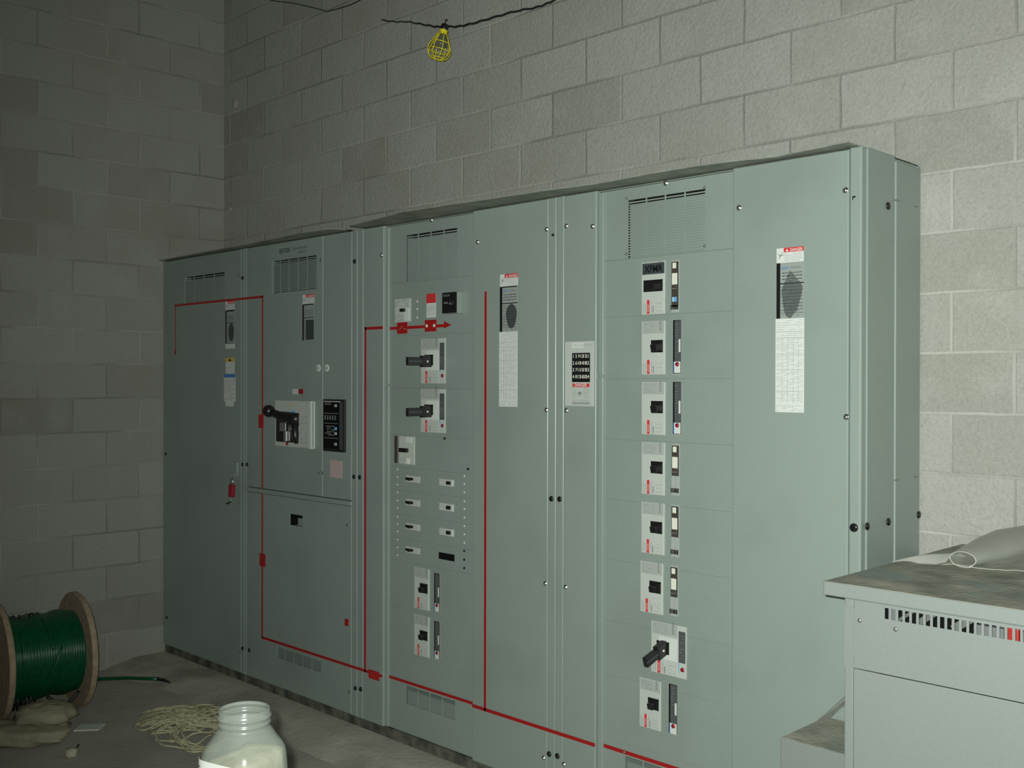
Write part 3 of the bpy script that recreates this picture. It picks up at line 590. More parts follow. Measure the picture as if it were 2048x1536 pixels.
# mimic
q = MB(); xm = X(731, 900); zm = hit(760, 655.5, 1, YF).z
bar(q, [(xm-TAPE/2, zm), (X776-.006, zm)], TAPE*1.05, y=YF); bar(q, [(xm, zm), (xm, ZMIM)], TAPE*.95, y=YF)
bar(q, [(XE+.001, ZMIM), (X776-.006, ZMIM)], TAPE, y=YF); bar(q, [(X945+.003, ZMIM), (XH, ZMIM)], TAPE*1.1, y=YF)
xv = X(971, 900); ztop = hit(971, 586, 1, YF).z; bar(q, [(xv, ztop), (xv, ZMIM)], TAPE*.95, y=YF)
bar(q, [(X776+.006, ZMIM), (X945, ZMIM)], TAPE, y=YC-.0002)
zc = hit(800, 656, 1, YC).z; xa = hit(889, 650, 1, YC).x; bar(q, [(X776+.006, zc), (xa, zc)], TAPE*1.05, y=YC-.0002)
r = rect(795, 645.5, 815, 667, YC); q.slab(r, YC-.003, YC, 'red'); cx, cz = (r[0]+r[2])/2, (r[1]+r[3])/2; q.tube([(cx-.03, YC-.003, cz-.006), (cx-.012, YC-.003, cz-.004), (cx, YC-.003, cz+.012), (cx+.012, YC-.003, cz-.004), (cx+.03, YC-.003, cz-.006)], .0009, 'face2', 4)
r = rect(850.5, 640.5, 873, 662.5, YC); q.slab(r, YC-.003, YC, 'red'); cx, cz = (r[0]+r[2])/2, (r[1]+r[3])/2
for k in (-1, 1): q.lathe([(0, .0085), (.003, .007)], (cx+k*.026, YC-.003, cz), (0, -1, 0), 'white', 10)
a1 = hit(888.5, 642.5, 1, YC); a2 = hit(903, 650, 1, YC); a3 = hit(888.5, 656.7, 1, YC); y_ = YC-.002
q.add([(a1.x, y_, a1.z), (a3.x, y_, a3.z), (a2.x, y_, a2.z), (a1.x, YC, a1.z), (a3.x, YC, a3.z), (a2.x, YC, a2.z)], [[0, 1, 2], [0, 3, 4, 1], [1, 4, 5, 2], [2, 5, 3, 0]], 'red')
r = rect(738, 1338, 758.5, 1362, YF); q.slab(r, -.003, 0, 'red')
for k in range(1, 4):
    xx = r[0]+(r[2]-r[0])*k/4; zz = r[1]+(r[3]-r[1])*k/4; q.box(xx-.0008, -.0034, r[1], xx+.0008, -.003, r[3], 'redlabel').box(r[0], -.0034, zz-.0008, r[2], -.003, zz+.0008, 'redlabel')
q.build('mimic_line', s3, 'red one-line diagram tape with arrow')
rotary(s3, rect(843.6, 678, 891.4, 767, YC), YC, (861.5, 723), 0.0, .13, 41)
rotary(s3, rect(843.2, 777.5, 891.4, 866.5, YC), YC, (861.5, 823), 0.0, .13, 43)
# breaker D
r = rect(799.6, 871.5, 830, 930, YC); q = MB(); q.slab(r, YC-.005, YC, 'face', .0015); x0, z0, x1, z1 = r; w = x1-x0; h = z1-z0
q.box(x0+.5*w, YC-.007, z1-.22*h, x0+.85*w, YC-.005, z1-.02*h, 'white').box(x0+.5*w, YC-.007, z0+.02*h, x0+.7*w, YC-.005, z0+.22*h, 'window'); textrows(q, x0+.1*w, z0+.02*h, x0+.45*w, z0+.3*h, YC-.005, 4, 'ink2', .003, .7, 2)
bd = q.build('circuit_breaker', s3, 'breaker with black strip on its left'); MB().slab(rect(801.5, 895.5, 817, 905, YC-.005), YC-.02, YC-.004, 'black', .002).build('toggle', bd); MB().slab(rect(789.8, 871.5, 795.8, 926, YC), YC-.004, YC, 'brown', .001).build('black_strip', bd)
for k, (a, c) in enumerate(((565, 636), (805, 880), (1050, 1128), (1290, 1368))):
    r = rect(812.7, a/5.12+840, 840, c/5.12+842, YC); q = MB(); q.slab(r, YC-.004, YC, 'face', .001); b1 = q.build('circuit_breaker', s3, 'one-pole mini breaker')
    q = MB(); hh = r[3]-r[1]; q.box(r[0]+.004, YC-.012, r[1]+.3*hh, r[0]+(r[2]-r[0])*.58, YC-.004, r[3]-.28*hh, 'black', .003); q.box(r[0]+.25*(r[2]-r[0]), YC-.019, r[1]+.25*hh, r[0]+(r[2]-r[0])*.45, YC-.010, r[3]-.24*hh, 'black', .003); q.build('toggle', b1)
for k, (a, c) in enumerate(((598, 674), (845, 930), (1100, 1186))):
    r = rect(879.6, a/5.12+840, 908, c/5.12+842, YC); q = MB(); q.slab(r, YC-.004, YC, 'face', .001); q.box(r[2]-.012, YC-.0055, r[1]+.002, r[2]-.001, YC-.004, r[3]-.002, 'white'); b1 = q.build('circuit_breaker', s3, 'one-pole mini breaker')
    MB().box(r[0]+.56*(r[2]-r[0]), YC-.013, r[1]+.25*(r[3]-r[1]), r[0]+.84*(r[2]-r[0]), YC-.004, r[3]-.25*(r[3]-r[1]), 'black', .003).build('toggle', b1)
MB().slab(rect(878, 1104, 909, 1123, YC), YC-.0015, YC, 'hole').build('open_slot', s3, 'open black breaker slot')
b1, _, _ = breaker(s3, rect(829.9, 1133, 859.5, 1222, YC), YC, 'std', 51); trip(s3, rect(869.4, 1145, 879.8, 1225, YC), 'B')
b1, _, _ = breaker(s3, rect(829.9, 1227, 859.2, 1316, YC), YC, 'std', 53); trip(s3, rect(869.4, 1241, 879.8, 1320, YC), 'B')
q = MB(); danger_head(q, rect(1000.2, 549.5, 1036, 573), YF, 61); nameplate(q, rect(1000, 574, 1035, 662.5), YF, 62); q.build('warning_label', s3, 'danger sticker above a black edged nameplate')
q = MB(); chart(q, rect(998.5, 664, 1035, 814), YF, 63); q.build('instruction_label', s3, 'tall white instruction sticker')

# ---- section 4
s4 = carcass(XH+.001, XK, 'rightmost switchboard section with a column of eight breakers and exposed grey right side')
post(s4, XH+.001, XI)
MB().panel((XJ+.001, BOT, XK, TOP+.004), YF, 0.03, 'paint', bev=.006).build('corner_post', s4)
door(s4, (XI, BOT, X1195, TOP), name='side_cover', th=.024); door(s4, (X1465, BOT, XJ, TOP), name='side_door', th=.024)
xl, xr_ = X1195+.001, X1465+.02
zsm = [TOP-.006] + [hit(1208, v, 1, YC).z for v in (523, 635, 757, 877, 997, 1117, 1238, 1346, 1474)] + [BOT+.003]
vt4 = rect(1256, 401, 1410, 501, YC); vb4 = rect(1250, 1512, 1402, 1600, YC)
for i in range(len(zsm)-1):
    hl = [vt4] if i == 0 else [vb4] if i == len(zsm)-2 else []
    door(s4, (xl, zsm[i+1], xr_, zsm[i]), hl, y=YC, name='cover_plate', gap=.0005 if i < 1 else .00012, bev=.0006, th=.004)
vent(s4, vt4, YC, 4, 22); vent(s4, vb4, YC, 4, 20)
# pale hinge strip beside the side cover
zj = hit(1200, 752, 1, .012).z
for (za, zb_) in ((BOT+.003, zj-.004), (zj+.004, TOP-.01)): MB().panel((X1195+.002, za, X1195+.024, zb_), .012, .01, 'paint', bev=.003).build('hinge_strip', s4)
zj = hit(775, 770, 1, .012).z
for (za, zb_) in ((BOT+.003, zj-.004), (zj+.004, TOP-.01)): MB().panel((X776+.002, za, X776+.02, zb_), .012, .01, 'paint', bev=.003).build('hinge_strip', s3)
K = [(1284.8, 525.4, 1330.8, 627.5), (1284.8, 643, 1331.2, 749), (1284.8, 763.6, 1331.2, 870.5), (1284.8, 883, 1330.5, 991.5), (1284.3, 1002.5, 1329.7, 1111), (1282.3, 1120.5, 1327, 1230.5), None, (1280.6, 1353, 1322.6, 1463)]
for i, k in enumerate(K):
    if k is None: continue
    if i == 0: br, yy, _ = breaker(s4, rect(*k, YC), YC, 'tape', 70, toggle=(.13, .35, .93, .57)); br['label'] = 'breaker with dark tape marked in pen above a wide handle'
    else: breaker(s4, rect(*k, YC), YC, 'std', 70+i)
for i, (k, t) in enumerate((((1343.2, 521, 1358.6, 624), 'A'), ((1346.8, 640, 1362.7, 747.5), 'B'), ((1346.5, 763.3, 1362.7, 869.5), 'B'), ((1343.6, 887.5, 1359.3, 991.5), 'A'), ((1343, 1008.5, 1358.6, 1115), 'A'), ((1341.3, 1130, 1356.6, 1234), 'A'), ((1338.2, 1366, 1355, 1471), 'B'))):
    trip(s4, rect(*k, YC), t, YC, i)
rotary(s4, rect(1304, 1240, 1373.7, 1359, YC), YC, (1331, 1293), 0.3, .118, 91)
for (u, v) in ((1331.5, 366),): screw(s4, u, v, YC)
for (u, v) in ((1254.5, 397), (1410.3, 375.5), (1253.5, 508.5), (1410.5, 492.5), (1249, 1504)): bolt(s4, u, v, YC, .005, 'steel_dull', 'rivet')
for (u, v) in ((1691, 380.5), (1478, 415.5), (1692.5, 834), (1132.5, 452), (1185, 452.5), (1132.5, 821), (1131, 1174.5), (1127.5, 1529)): screw(s4, u, v, YF, .008)
for (u, v) in ((1119.3, 998.3), (1115, 1512)): bolt(s4, u, v, r=.0115)
bolt(s4, 1708, 1055.3, r=.014)
MB().slab(rect(1705, 392.5, 1711, 395), -.0008, 0, 'hole').slab(rect(1705, 395, 1706.5, 400), -.0008, 0, 'hole').build('slot_hole', s4)
q = MB(); bar(q, [(XH+.001, ZMIM), (X1195-.001, ZMIM)], TAPE*1.1, y=YF); bar(q, [(X1195+.026, ZMIM), (X1465+.02, ZMIM)], TAPE*1.1, y=YC-.0002); q.build('mimic_line', s4, 'red one-line diagram tape')
q = MB(); danger_head(q, rect(1553.4, 497.5, 1607.6, 522.5), YF, 64); nameplate(q, rect(1553.4, 527, 1607.8, 635), YF, 65, oval=False)
x0, z0, x1, z1 = rect(1553.4, 527, 1607.8, 635); cc = Vector(((x0+x1)/2+.006, -.0011, z0+.42*(z1-z0)))
pts = [cc+Vector((math.cos(t)*.032*(1+.2*math.sin(2*t+1)+.12*math.sin(5*t)), 0, math.sin(t)*.075*(1+.12*math.cos(3*t)))) for t in [2*math.pi*k/24 for k in range(24)]]
q.add(pts, [list(range(24))[::-1]], film('smudge_film', (0.05, 0.06, 0.06), 0.45, .5, 0.0)); q.build('warning_label', s4, 'danger sticker above a black edged nameplate')
q = MB(); chart(q, rect(1551.3, 638, 1608, 825.5), YF, 66); q.build('instruction_label', s4, 'tall white instruction sticker')
# circuit directory
r = rect(1131.3, 683.5, 1188.3, 813, YF); x0, z0, x1, z1 = r; w = x1-x0; h = z1-z0; q = MB(); q.slab(r, -.004, 0, 'face', .001)
q.box(x0+.26*w, -.0055, z1-.1*h, x0+.65*w, -.004, z1-.02*h, 'white'); q.text('CIRCUIT DIRECTORY', (x0+.3*w, -.0055, z1-.08*h), .011, 'ink2')
q.box(x0+.26*w, -.0055, z0+.37*h, x0+.88*w, -.004, z1-.18*h, 'black')
for j, row in enumerate((('1', '5', '9', '13', '17', '21'), ('2', '6', '10', '14', '18', '22'), ('3', '7', '11', '15', '19', '23'), ('4', '8', '12', '16', '20', '24'))):
    for i, t in enumerate(row): q.text(t, (x0+(.315+.097*i)*w, -.0056, z1-(.255+.105*j)*h), .019, 'window', align='CENTER', bold=.01)
q.box(x0+.28*w, -.0055, z0+.295*h, x0+.86*w, -.004, z0+.35*h, 'redlabel'); q.text('DANGER', (x0+.57*w, -.0056, z0+.305*h), .016, 'white', align='CENTER', bold=.02)
textrows(q, x0+.28*w, z0+.13*h, x0+.4*w, z0+.28*h, -.004, 9, 'ink2', .0018, .8, 77); textrows(q, x0+.66*w, z0+.12*h, x0+.86*w, z0+.28*h, -.004, 9, 'ink2', .0018, .8, 78)
q.tube([(x0+.45*w, -.005, z0+.19*h), (x0+.5*w, -.005, z0+.21*h), (x0+.56*w, -.005, z0+.2*h), (x0+.62*w, -.005, z0+.2*h)], .0012, 'ink', 4); q.tube([(x0+.5*w, -.005, z0+.17*h), (x0+.54*w, -.005, z0+.225*h), (x0+.58*w, -.005, z0+.17*h), (x0+.5*w, -.005, z0+.17*h)], .0012, 'ink', 4)
q.box(x0+.27*w, -.0045, z0+.03*h, x0+.88*w, -.004, z0+.06*h, 'ink2'); textrows(q, x0+.28*w, z0+.02*h, x0+.86*w, z0+.1*h, -.0045, 4, 'ink2', .0016, .9, 79)
q.build('circuit_directory', s4, 'circuit directory card with black number grid')
# right side of the section
def side_panel(y0, y1, z1, name, xx=0.0, lip=.004):
    q = MB(); q.box(XK-.001, y0+.001, BOT, XK+xx, y1-.001, z1, 'paint_dark', lip, 3); q.build(name, s4)
y1_ = hit(1786, 700, 0, XK).y; y2_ = hit(1830, 700, 0, XK).y
side_panel(.0305, y1_, TOP+.004, 'side_panel', .005, .0025); side_panel(y1_, y2_, TOP-.012, 'side_panel', .009); side_panel(y2_, DEPTH+.008, TOP-.006, 'side_panel', .006, .0025)
for (u, v) in ((1734, 1052.5), (1776.5, 1043.5), (1776, 412), (1837, 1029.5)):
    MB().lathe([(0, .013), (.004, .012), (.006, .006)], hit(u, v, 0, XK+.006), (1, 0, 0), 'bolt', 14).build('bolt', s4)
for (u, v) in ((1792, 401), (1830, 413), (1791, 960), (1829, 954)):
    c = hit(u, v, 0, XK+.007); MB().box(c.x, c.y-.018, c.z-.002, c.x+.004, c.y+.018, c.z+.002, 'steel_dull').build('clip', s4)

# ---- loose dusty sheets lying on the tops, overhanging the front
def cover_sheet(pts, label, zz=TOP+.005):
    P = [hit(u, v, 2, zz) for u, v in pts]; yb = .38; q = MB(); n = len(P); vs = []; fs = []
    for p in P: vs += [(p.x, p.y, zz), (p.x, yb, zz), (p.x, p.y, zz+.004), (p.x, yb, zz+.004)]
    for i in range(n-1):
        a, c = i*4, (i+1)*4; fs += [[a, a+1, c+1, c], [a+2, c+2, c+3, a+3], [a, c, c+2, a+2], [a+1, a+3, c+3, c+1]]
    fs += [[0, 2, 3, 1], [(n-1)*4, (n-1)*4+1, (n-1)*4+3, (n-1)*4+2]]
    q.add(vs, fs, 'under'); tag(q.build('cover_sheet'), label, 'cover sheet')
cover_sheet([(311, 522.5), (330, 519.5), (417, 503), (494.5, 489), (604.7, 466), (650, 459.5), (672, 458.5), (690, 460), (704, 464)], 'dusty dark sheet overhanging the top of the two leftmost switchboard sections', TOP+.004)
cover_sheet([(697, 452), (725, 446), (771, 434), (810, 424), (912, 408), (1049, 388), (1083, 382.5), (1194, 368), (1297, 348.5), (1380, 335), (1465, 323), (1514, 318.5), (1559, 313), (1620, 300), (1694.7, 285)], 'dusty dark sheet overhanging the top of the two rightmost switchboard sections', TOP+.006)

# ------------------------------------------------------------------ transformer in the right foreground
TD = 2.8; tl = at(1645.5, 1162, TD); ZT = tl.z; yL = tl.y; xL = tl.x
ZL = at(1645.5, 1190, TD).z
yB = yL + .04; pb = hit(1688, 1250, 1, yB); xb = pb.x; xR = xL + 1.05
tr = thing('transformer', 'grey ventilated transformer cabinet with a dusty top standing at the right end of the switchboard', 'transformer', ((xL+xR)/2, 0, 0))
yEnd = .33
q = MB(); t = .003
q.panel((xL, ZL, xR, ZT), yL, .02, 'tpaint', bev=.005).box(xL, yL+.018, ZL, xL+t, yEnd+.02, ZT-.002, 'tpaint').box(xR-t, yL+.018, ZL, xR, yEnd+.02, ZT-.002, 'tpaint'); q.box(xL+.001, yEnd+.017, ZL, xR-.001, yEnd+.02, ZT-.002, 'tpaint')
lid = q.build('lid', tr); 
MB().box(xL+.003, yL+.003, ZT-.003, xR-.003, yEnd+.016, ZT+.0005, 'dust').build('lid_top', tr, 'dusty dark top surface')
zseam = hit(1706, 1336, 1, yB).z
xo = hit(1706, 1250, 1, yB).x; xRb = xR-.04
slots = []
for k in range(23):
    zx = 710 + k*45.2
    ua = 1540+(710+k*43.4+max(0, k-8)*.35*k*.5)/3.096
    slots.append(ua)
us = [710, 752, 795, 838, 880, 922, 965, 1010, 1055, 1100, 1143, 1190, 1235, 1282, 1328, 1376, 1424, 1470, 1520, 1567]
xs0 = hit(1540+us[0]/3.096, 1230, 1, yB).x; xs1 = hit(1540+us[-1]/3.096, 1290, 1, yB).x; dx = (xs1-xs0)/19; sw = dx*.64
zsa = hit(1769.5, 1215.5, 1, yB).z; zsb = hit(1769.5, 1237.5, 1, yB).z
holes = []
k = 0
while xs0+k*dx+sw < xRb-.1: holes.append((xs0+k*dx, zsb, xs0+k*dx+sw, zsa)); k += 1
MB().panel((xo+.002, zseam+.001, xRb-.02, ZL+.03), yB, .0025, 'tpaint', holes, bev=.0015).box(xb+.001, yB+.001, zseam+.001, xo+.003, yB+.004, zseam+.16, 'tpaint').build('front_cover', tr)
MB().panel((xo+.002, .03, xRb-.02, zseam-.001), yB, .0025, 'tpaint', bev=.002).build('front_cover', tr)
MB().panel((xb, .0, xo-.001, ZL+.03), yB+.003, .03, 'tpaint', bev=.003).build('corner_post', tr); MB().panel((xRb-.018, .0, xRb, ZL+.03), yB+.003, .03, 'tpaint', bev=.003).build('corner_post', tr)
q = MB(); q.box(xb, yB+.035, 0, xb+.003, yEnd, ZL+.03, 'tpaint').box(xRb-.003, yB+.035, 0, xRb, yEnd, ZL+.03, 'tpaint').box(xb, yEnd-.003, 0, xRb, yEnd, ZL+.03, 'tpaint').box(xb+.004, yB+.03, .01, xRb-.004, yEnd-.004, .02, 'tpaint'); q.build('side_panels', tr)
q = MB(); q.box(xb+.02, yB+.16, ZL-.35, xRb-.02, yB+.165, ZL+.03, 'hole').build('interior_back', tr)
q = MB()
for kk in range(3): q.lathe([(0, .1), (.25, .1)], (xs0+.16+.26*kk, yB+.11+.02, ZL-.3), (0, 0, 1), 'copper', 18) if False else None
for a, c, wd in ((.02, .07, .004), (.07, .14, .008), (.16, .2, .01), (.24, .28, .006)): q.obox((xs0+a+.02, yB+.05, (zsa+zsb)/2-.005), (.8, 0, .6), (0, 1, 0), (-.6, 0, .8), .03, .004, wd, 'steel_dull')
for u0_, u1_, zz_ in ((12.2, 15.9, .012), (18, 18.9, .012), (-.3, .8, .004)): MB().box(xs0+u0_*dx, yB+.03, zsb-.02, xs0+u1_*dx, yB+.05, zsa-zz_, 'strip2', .002).build('core_plate', tr)
q.build('core_clamp', tr, 'grey metal parts seen through the vent slots')
MB().box(xs0+15.95*dx, yB+.03, zsb-.02, xs0+17.85*dx, yB+.05, zsa-.006, 'reddim', .004).build('red_lead', tr, 'red part seen through the vent slots')
for (u, v) in ((1719, 1241), (1791, 1259)):
    c = hit(u, v, 1, yB); MB().lathe([(0, .006), (.002, .005), (.003, .002)], c, (0, -1, 0), 'steel_dull', 10).build('screw', tr)

# small low enclosure between transformer and switchboard
zz = .43+ZO; a = hit(1560, 1475, 2, zz); lb = thing('junction_box', 'low grey metal box with dusty top tucked between transformer and switchboard', 'metal box', ((a.x+xb)/2, a.y/2-.01, 0))
q = MB(); q.box(a.x, a.y, 0, xb-.006, -.02, zz, 'tpaint', .004); q.build('body', lb)
MB().box(a.x+.003, a.y+.004, zz-.001, xb-.009, -.024, zz+.0012, 'dust').build('top_surface', lb, 'dusty top surface')

# plastic films
def wrap(p, amp, s, seed=0): return Vector(p) + Vector(noise.noise_vector(Vector(p)*s + Vector((seed, 0, 0))))*amp
def sheet(name, f, nu, nv, m, label, cat, parent=None):
    vs = []; fs = []
    for i in range(nu+1):
        for j in range(nv+1): vs.append(f(i/nu, j/nv))
    for i in range(nu):
        for j in range(nv): a = i*(nv+1)+j; fs.append([a, a+1, a+nv+2, a+nv+1])
    o = MB().add(vs, fs, m, True).build(name, parent)
    if parent is None: tag(o, label, cat)
    return o
zt = ZT + .0015
pf0 = hit(1779, 1124, 2, zt); pf1 = hit(1885, 1131, 2, zt); pf2 = hit(2047, 1146, 2, zt)
rolla = hit(1893, 1131, 2, zt)
fl = thing('plastic_sheet', 'clear crumpled plastic sheeting loosely rolled on top of the transformer', 'plastic sheet', (pf1.x, pf1.y, ZT))
axd = Vector((.14, .99, 0)).normalized(); nrm = Vector((-axd.y, axd.x, 0))
base = rolla - nrm*.045 + axd*.01
L_ = min(.62, .30 - rolla.y)
def rollf(s, t):
    r = .024 + .024*min(1, s*1.5)**.8; an = -2.3 + t*(2*math.pi*1.05); rr = r*(1-.12*t)
    p = base + axd*(s*L_) + nrm*(math.cos(an)*rr*1.75) + Vector((0, 0, r*.95 + math.sin(an)*rr*.95))
    p += Vector(noise.noise_vector(Vector((s*4, t*1.5, 2))))*.006*min(1, s*4)
    p.z = max(p.z, zt+.001); return p
sheet('rolled_part', rollf, 36, 40, 'filmroll', '', '', fl)
edge0 = pf1; edge1 = pf2 + (pf2-pf1)*.6
def flat(s, t):
    a_ = edge0.lerp(edge1, s); b_ = base + axd*(L_*(.15+.85*s)) - nrm*.03
    p = a_.lerp(b_, t); h = .004*abs(noise.noise(Vector((s*6, t*4, 7)))) + .030*(t**2.2)*min(1, s*2+.2)
    p += Vector((0, 0, h + .0025*math.sin(s*13)*(1-t)**3 + .0015)); p.z = max(p.z, zt+.0008); return p
sheet('flat_part', flat, 50, 20, 'filmroll', '', '', fl)
MB().tube([rollf(0, k/40) for k in range(41)], .0011, 'cream', 6).tube([flat(k/40, 0)+Vector((0, 0, .001)) for k in range(41)], .0008, 'cream', 5).build('folded_rim', fl, 'bright folded rim of the plastic sheet')
def flap(s, t):
    a_ = pf0.lerp(pf1 + Vector((.005, .01, 0)), s); dirb = Vector((.30, .95, 0)).normalized(); g = math.sin(min(1., s*1.02)*math.pi*.6)
    p = a_ + dirb*(.09*g*t) + Vector((0, 0, .030*g*math.sin(math.pi*(t*.75+.05)) + .006*g*math.sin(s*7)*(1-t)))
    p.z = max(p.z, zt+.001); return p
sheet('loose_flap', flap, 30, 14, 'filmflap', '', '', fl)
# film draped from the transformer side onto the low box
d0 = hit(1637, 1441, 2, zz+.003)
def drape(s, t):
    # s along depth, t down
    topp = Vector((xb-.004, -.09 + .16*s*.5, zz + .30)); bot = Vector((d0.x + .0 + .015*s, -.10 + .07*s, zz+.004)) if True else d0
    p = topp.lerp(bot, t); p += Vector((-.02*math.sin(t*math.pi)*(.2), 0, 0)) + Vector((.006*math.sin(s*20+t*3), 0, .004*math.sin(s*14)))*math.sin(math.pi*min(1, t+.05)); p.z = max(p.z, zz+.003); p.x = min(p.x, xb-.003); return p
sheet('plastic_scrap', drape, 16, 20, 'film', 'narrow clear plastic strip slanting from the transformer side down to the low box', 'plastic sheet')

# ------------------------------------------------------------------ cable reel
fr = hit(152, 1411, 2, 0.0); fl_ = hit(-8, 1442, 2, 0.0)
axr = (fr - fl_); wid = axr.length; axr.normalize(); RF = .305
rc_ = (fr+fl_)/2
reel = thing('cable_reel', 'wooden reel wound with green insulated cable standing against the left block wall', 'cable reel', (rc_.x, rc_.y, 0))
for p_, sgn in ((fr, 1), (fl_, -1)):
    c = p_ + Vector((0, 0, RF)); th = .030
    MB().lathe([(-th/2, RF*.12), (-th/2, RF-.004), (-th/2+.004, RF), (th/2-.004, RF), (th/2, RF-.004), (th/2, RF*.12)], c, axr, 'wood', 48, smooth=False).build('flange', reel)
RC = .212; prof = []; nt_ = 27
for k in range(nt_*6+1):
    d = k/(nt_*6)*(wid-.032)+.016; prof.append((d, RC + .006*abs(math.sin(math.pi*k/6)) + .006*math.sin(k*.11)))
MB().lathe(prof, fl_+Vector((0, 0, RF)), axr, 'green', 60).build('wound_cable', reel)
q = MB(); cc = fl_+Vector((0, 0, RF)); ta = axr.cross(Vector((0, 0, 1))).normalized()
if ta.dot(fwd) > 0: ta = -ta      # toward the camera
def onreel(d, an, r=RC+.012): return cc + axr*d + (ta*math.cos(an) + Vector((0, 0, 1))*math.sin(an))*r
for (d0_, d1_, a0, a1) in ((.26, .14, .35, -1.0), (.07, .09, .8, -1.2), (.20, .22, 1.2, .3)):
    q.tube([onreel(d0_+(d1_-d0_)*k/14, a0+(a1-a0)*k/14) for k in range(15)], .0055, 'green', 7)
q.build('crossing_strand', reel)
q = MB(); b0 = onreel(.22, -1.15, RC+.004); g = Vector((0, 0, -1))
pts = [b0 + axr*(.16*k/14) + g*(.055*math.sin(math.pi*k/14)) + ta*(.02) for k in range(15)]
q.tube(pts, .009, 'blackcable', 8)
for k in range(7):
    d = .03+.022*k; q.tube([onreel(d, -1.0, RC), onreel(d+.01*math.sin(k), -1.25, RC+.03+.012*(k % 3)), onreel(d+.02, -1.5, RC+.02)], .008, 'blackcable', 6)
q.build('loose_loop', reel, 'black loose cable loops under the reel')
for d, r_ in ((.075, .013), (.105, .009), (.165, .016), (.195, .01)):
    c = onreel(d, 1.45, RC+.008); MB().lathe([(-.012, r_*.5), (0, r_), (.012, r_*.4)], c, (0, 0, 1), 'blackcable', 8).build('cable_tie', reel)
t0 = hit(172, 1359, 2, .012); t1 = hit(255, 1356, 2, .02); t2 = hit(316, 1358, 2, .036); t3 = hit(340, 1363, 2, .044)
tail = [t0, t0.lerp(t1, .5), t1, t1.lerp(t2, .5)+Vector((0, 0, .0)), t2]
q = MB(); q.tube(tail, .0105, 'green', 8); q.tube([t2, t2.lerp(t3, .5), t3-Vector((0, 0, .005))], .0095, 'blackcable', 8, taper=[1.1, 1, .5]); q.build('cable_tail', reel, 'green cable end lying on the floor')

# ------------------------------------------------------------------ sack, scraps, twine
def blob(c, sx, sy, sz, ang, m, q, seed, amp=.25, n1=28, n2=16):
    vs = []; fs = []
    for i in range(n2+1):
        ph = math.pi*i/n2
        for j in range(n1):
            th = 2*math.pi*j/n1; d = Vector((math.sin(ph)*math.cos(th), math.sin(ph)*math.sin(th), math.cos(ph)))
            d = Vector((math.copysign(abs(d.x)**.7, d.x), math.copysign(abs(d.y)**.7, d.y), math.copysign(abs(d.z)**.75, d.z)))
            k = 1 + amp*noise.noise(d*2.2 + Vector((seed, 0, 0))) + amp*.4*noise.noise(d*6 + Vector((0, seed, 0)))
            x, y, z = d.x*sx*k, d.y*sy*k, d.z*sz*k
            p = Vector((x*math.cos(ang)-y*math.sin(ang), x*math.sin(ang)+y*math.cos(ang), z)) + Vector(c); p.z = max(p.z, .001); vs.append(p)
    for i in range(n2):
        for j in range(n1): fs.append([i*n1+j, i*n1+(j+1) % n1, (i+1)*n1+(j+1) % n1, (i+1)*n1+j])
    q.add(vs, fs, m, True)
c0 = hit(68, 1487, 2, 0.0); an = math.atan2(rt.y, rt.x)
sk = thing('sack', 'dusty tan cloth sack slumped on the floor in front of the cable reel', 'sack', (c0.x, c0.y, 0))
q = MB(); blob(c0 + fwd*.03 - rt*.09 + Vector((0, 0, .04)), .235, .13, .05, an, 'sack', q, 3, .28); q.build('lower_fold', sk)
q = MB(); blob(c0 + fwd*.09 + rt*.015 + Vector((0, 0, .115)), .135, .10, .05, an, 'sack', q, 9, .22); q.build('upper_fold', sk)
q = MB(); p0 = hit(179, 1456, 2, 0.0); q.obox(p0+Vector((0, 0, .003)), Vector((rt.x, rt.y, 0))*.98+Vector((-rt.y, rt.x, 0))*.12, Vector((-rt.y, rt.x, 0)), (0, 0, 1), .062, .045, .003, 'paper', .001); tag(q.build('paper_card'), 'small white card lying on the floor right of the sack', 'card')
q = MB(); p0 = hit(142, 1514, 2, 0.0); blob(p0+Vector((0, 0, .018)), .027, .024, .022, .3, 'lump', q, 5, .3, 12, 8); q.tube([p0+Vector((0, 0, .02)), hit(151, 1500, 2, .02), hit(157, 1490, 2, .012)], .006, 'sack', 6); tag(q.build('wood_scrap'), 'small pale scrap with thin stick in front of the sack', 'scrap')
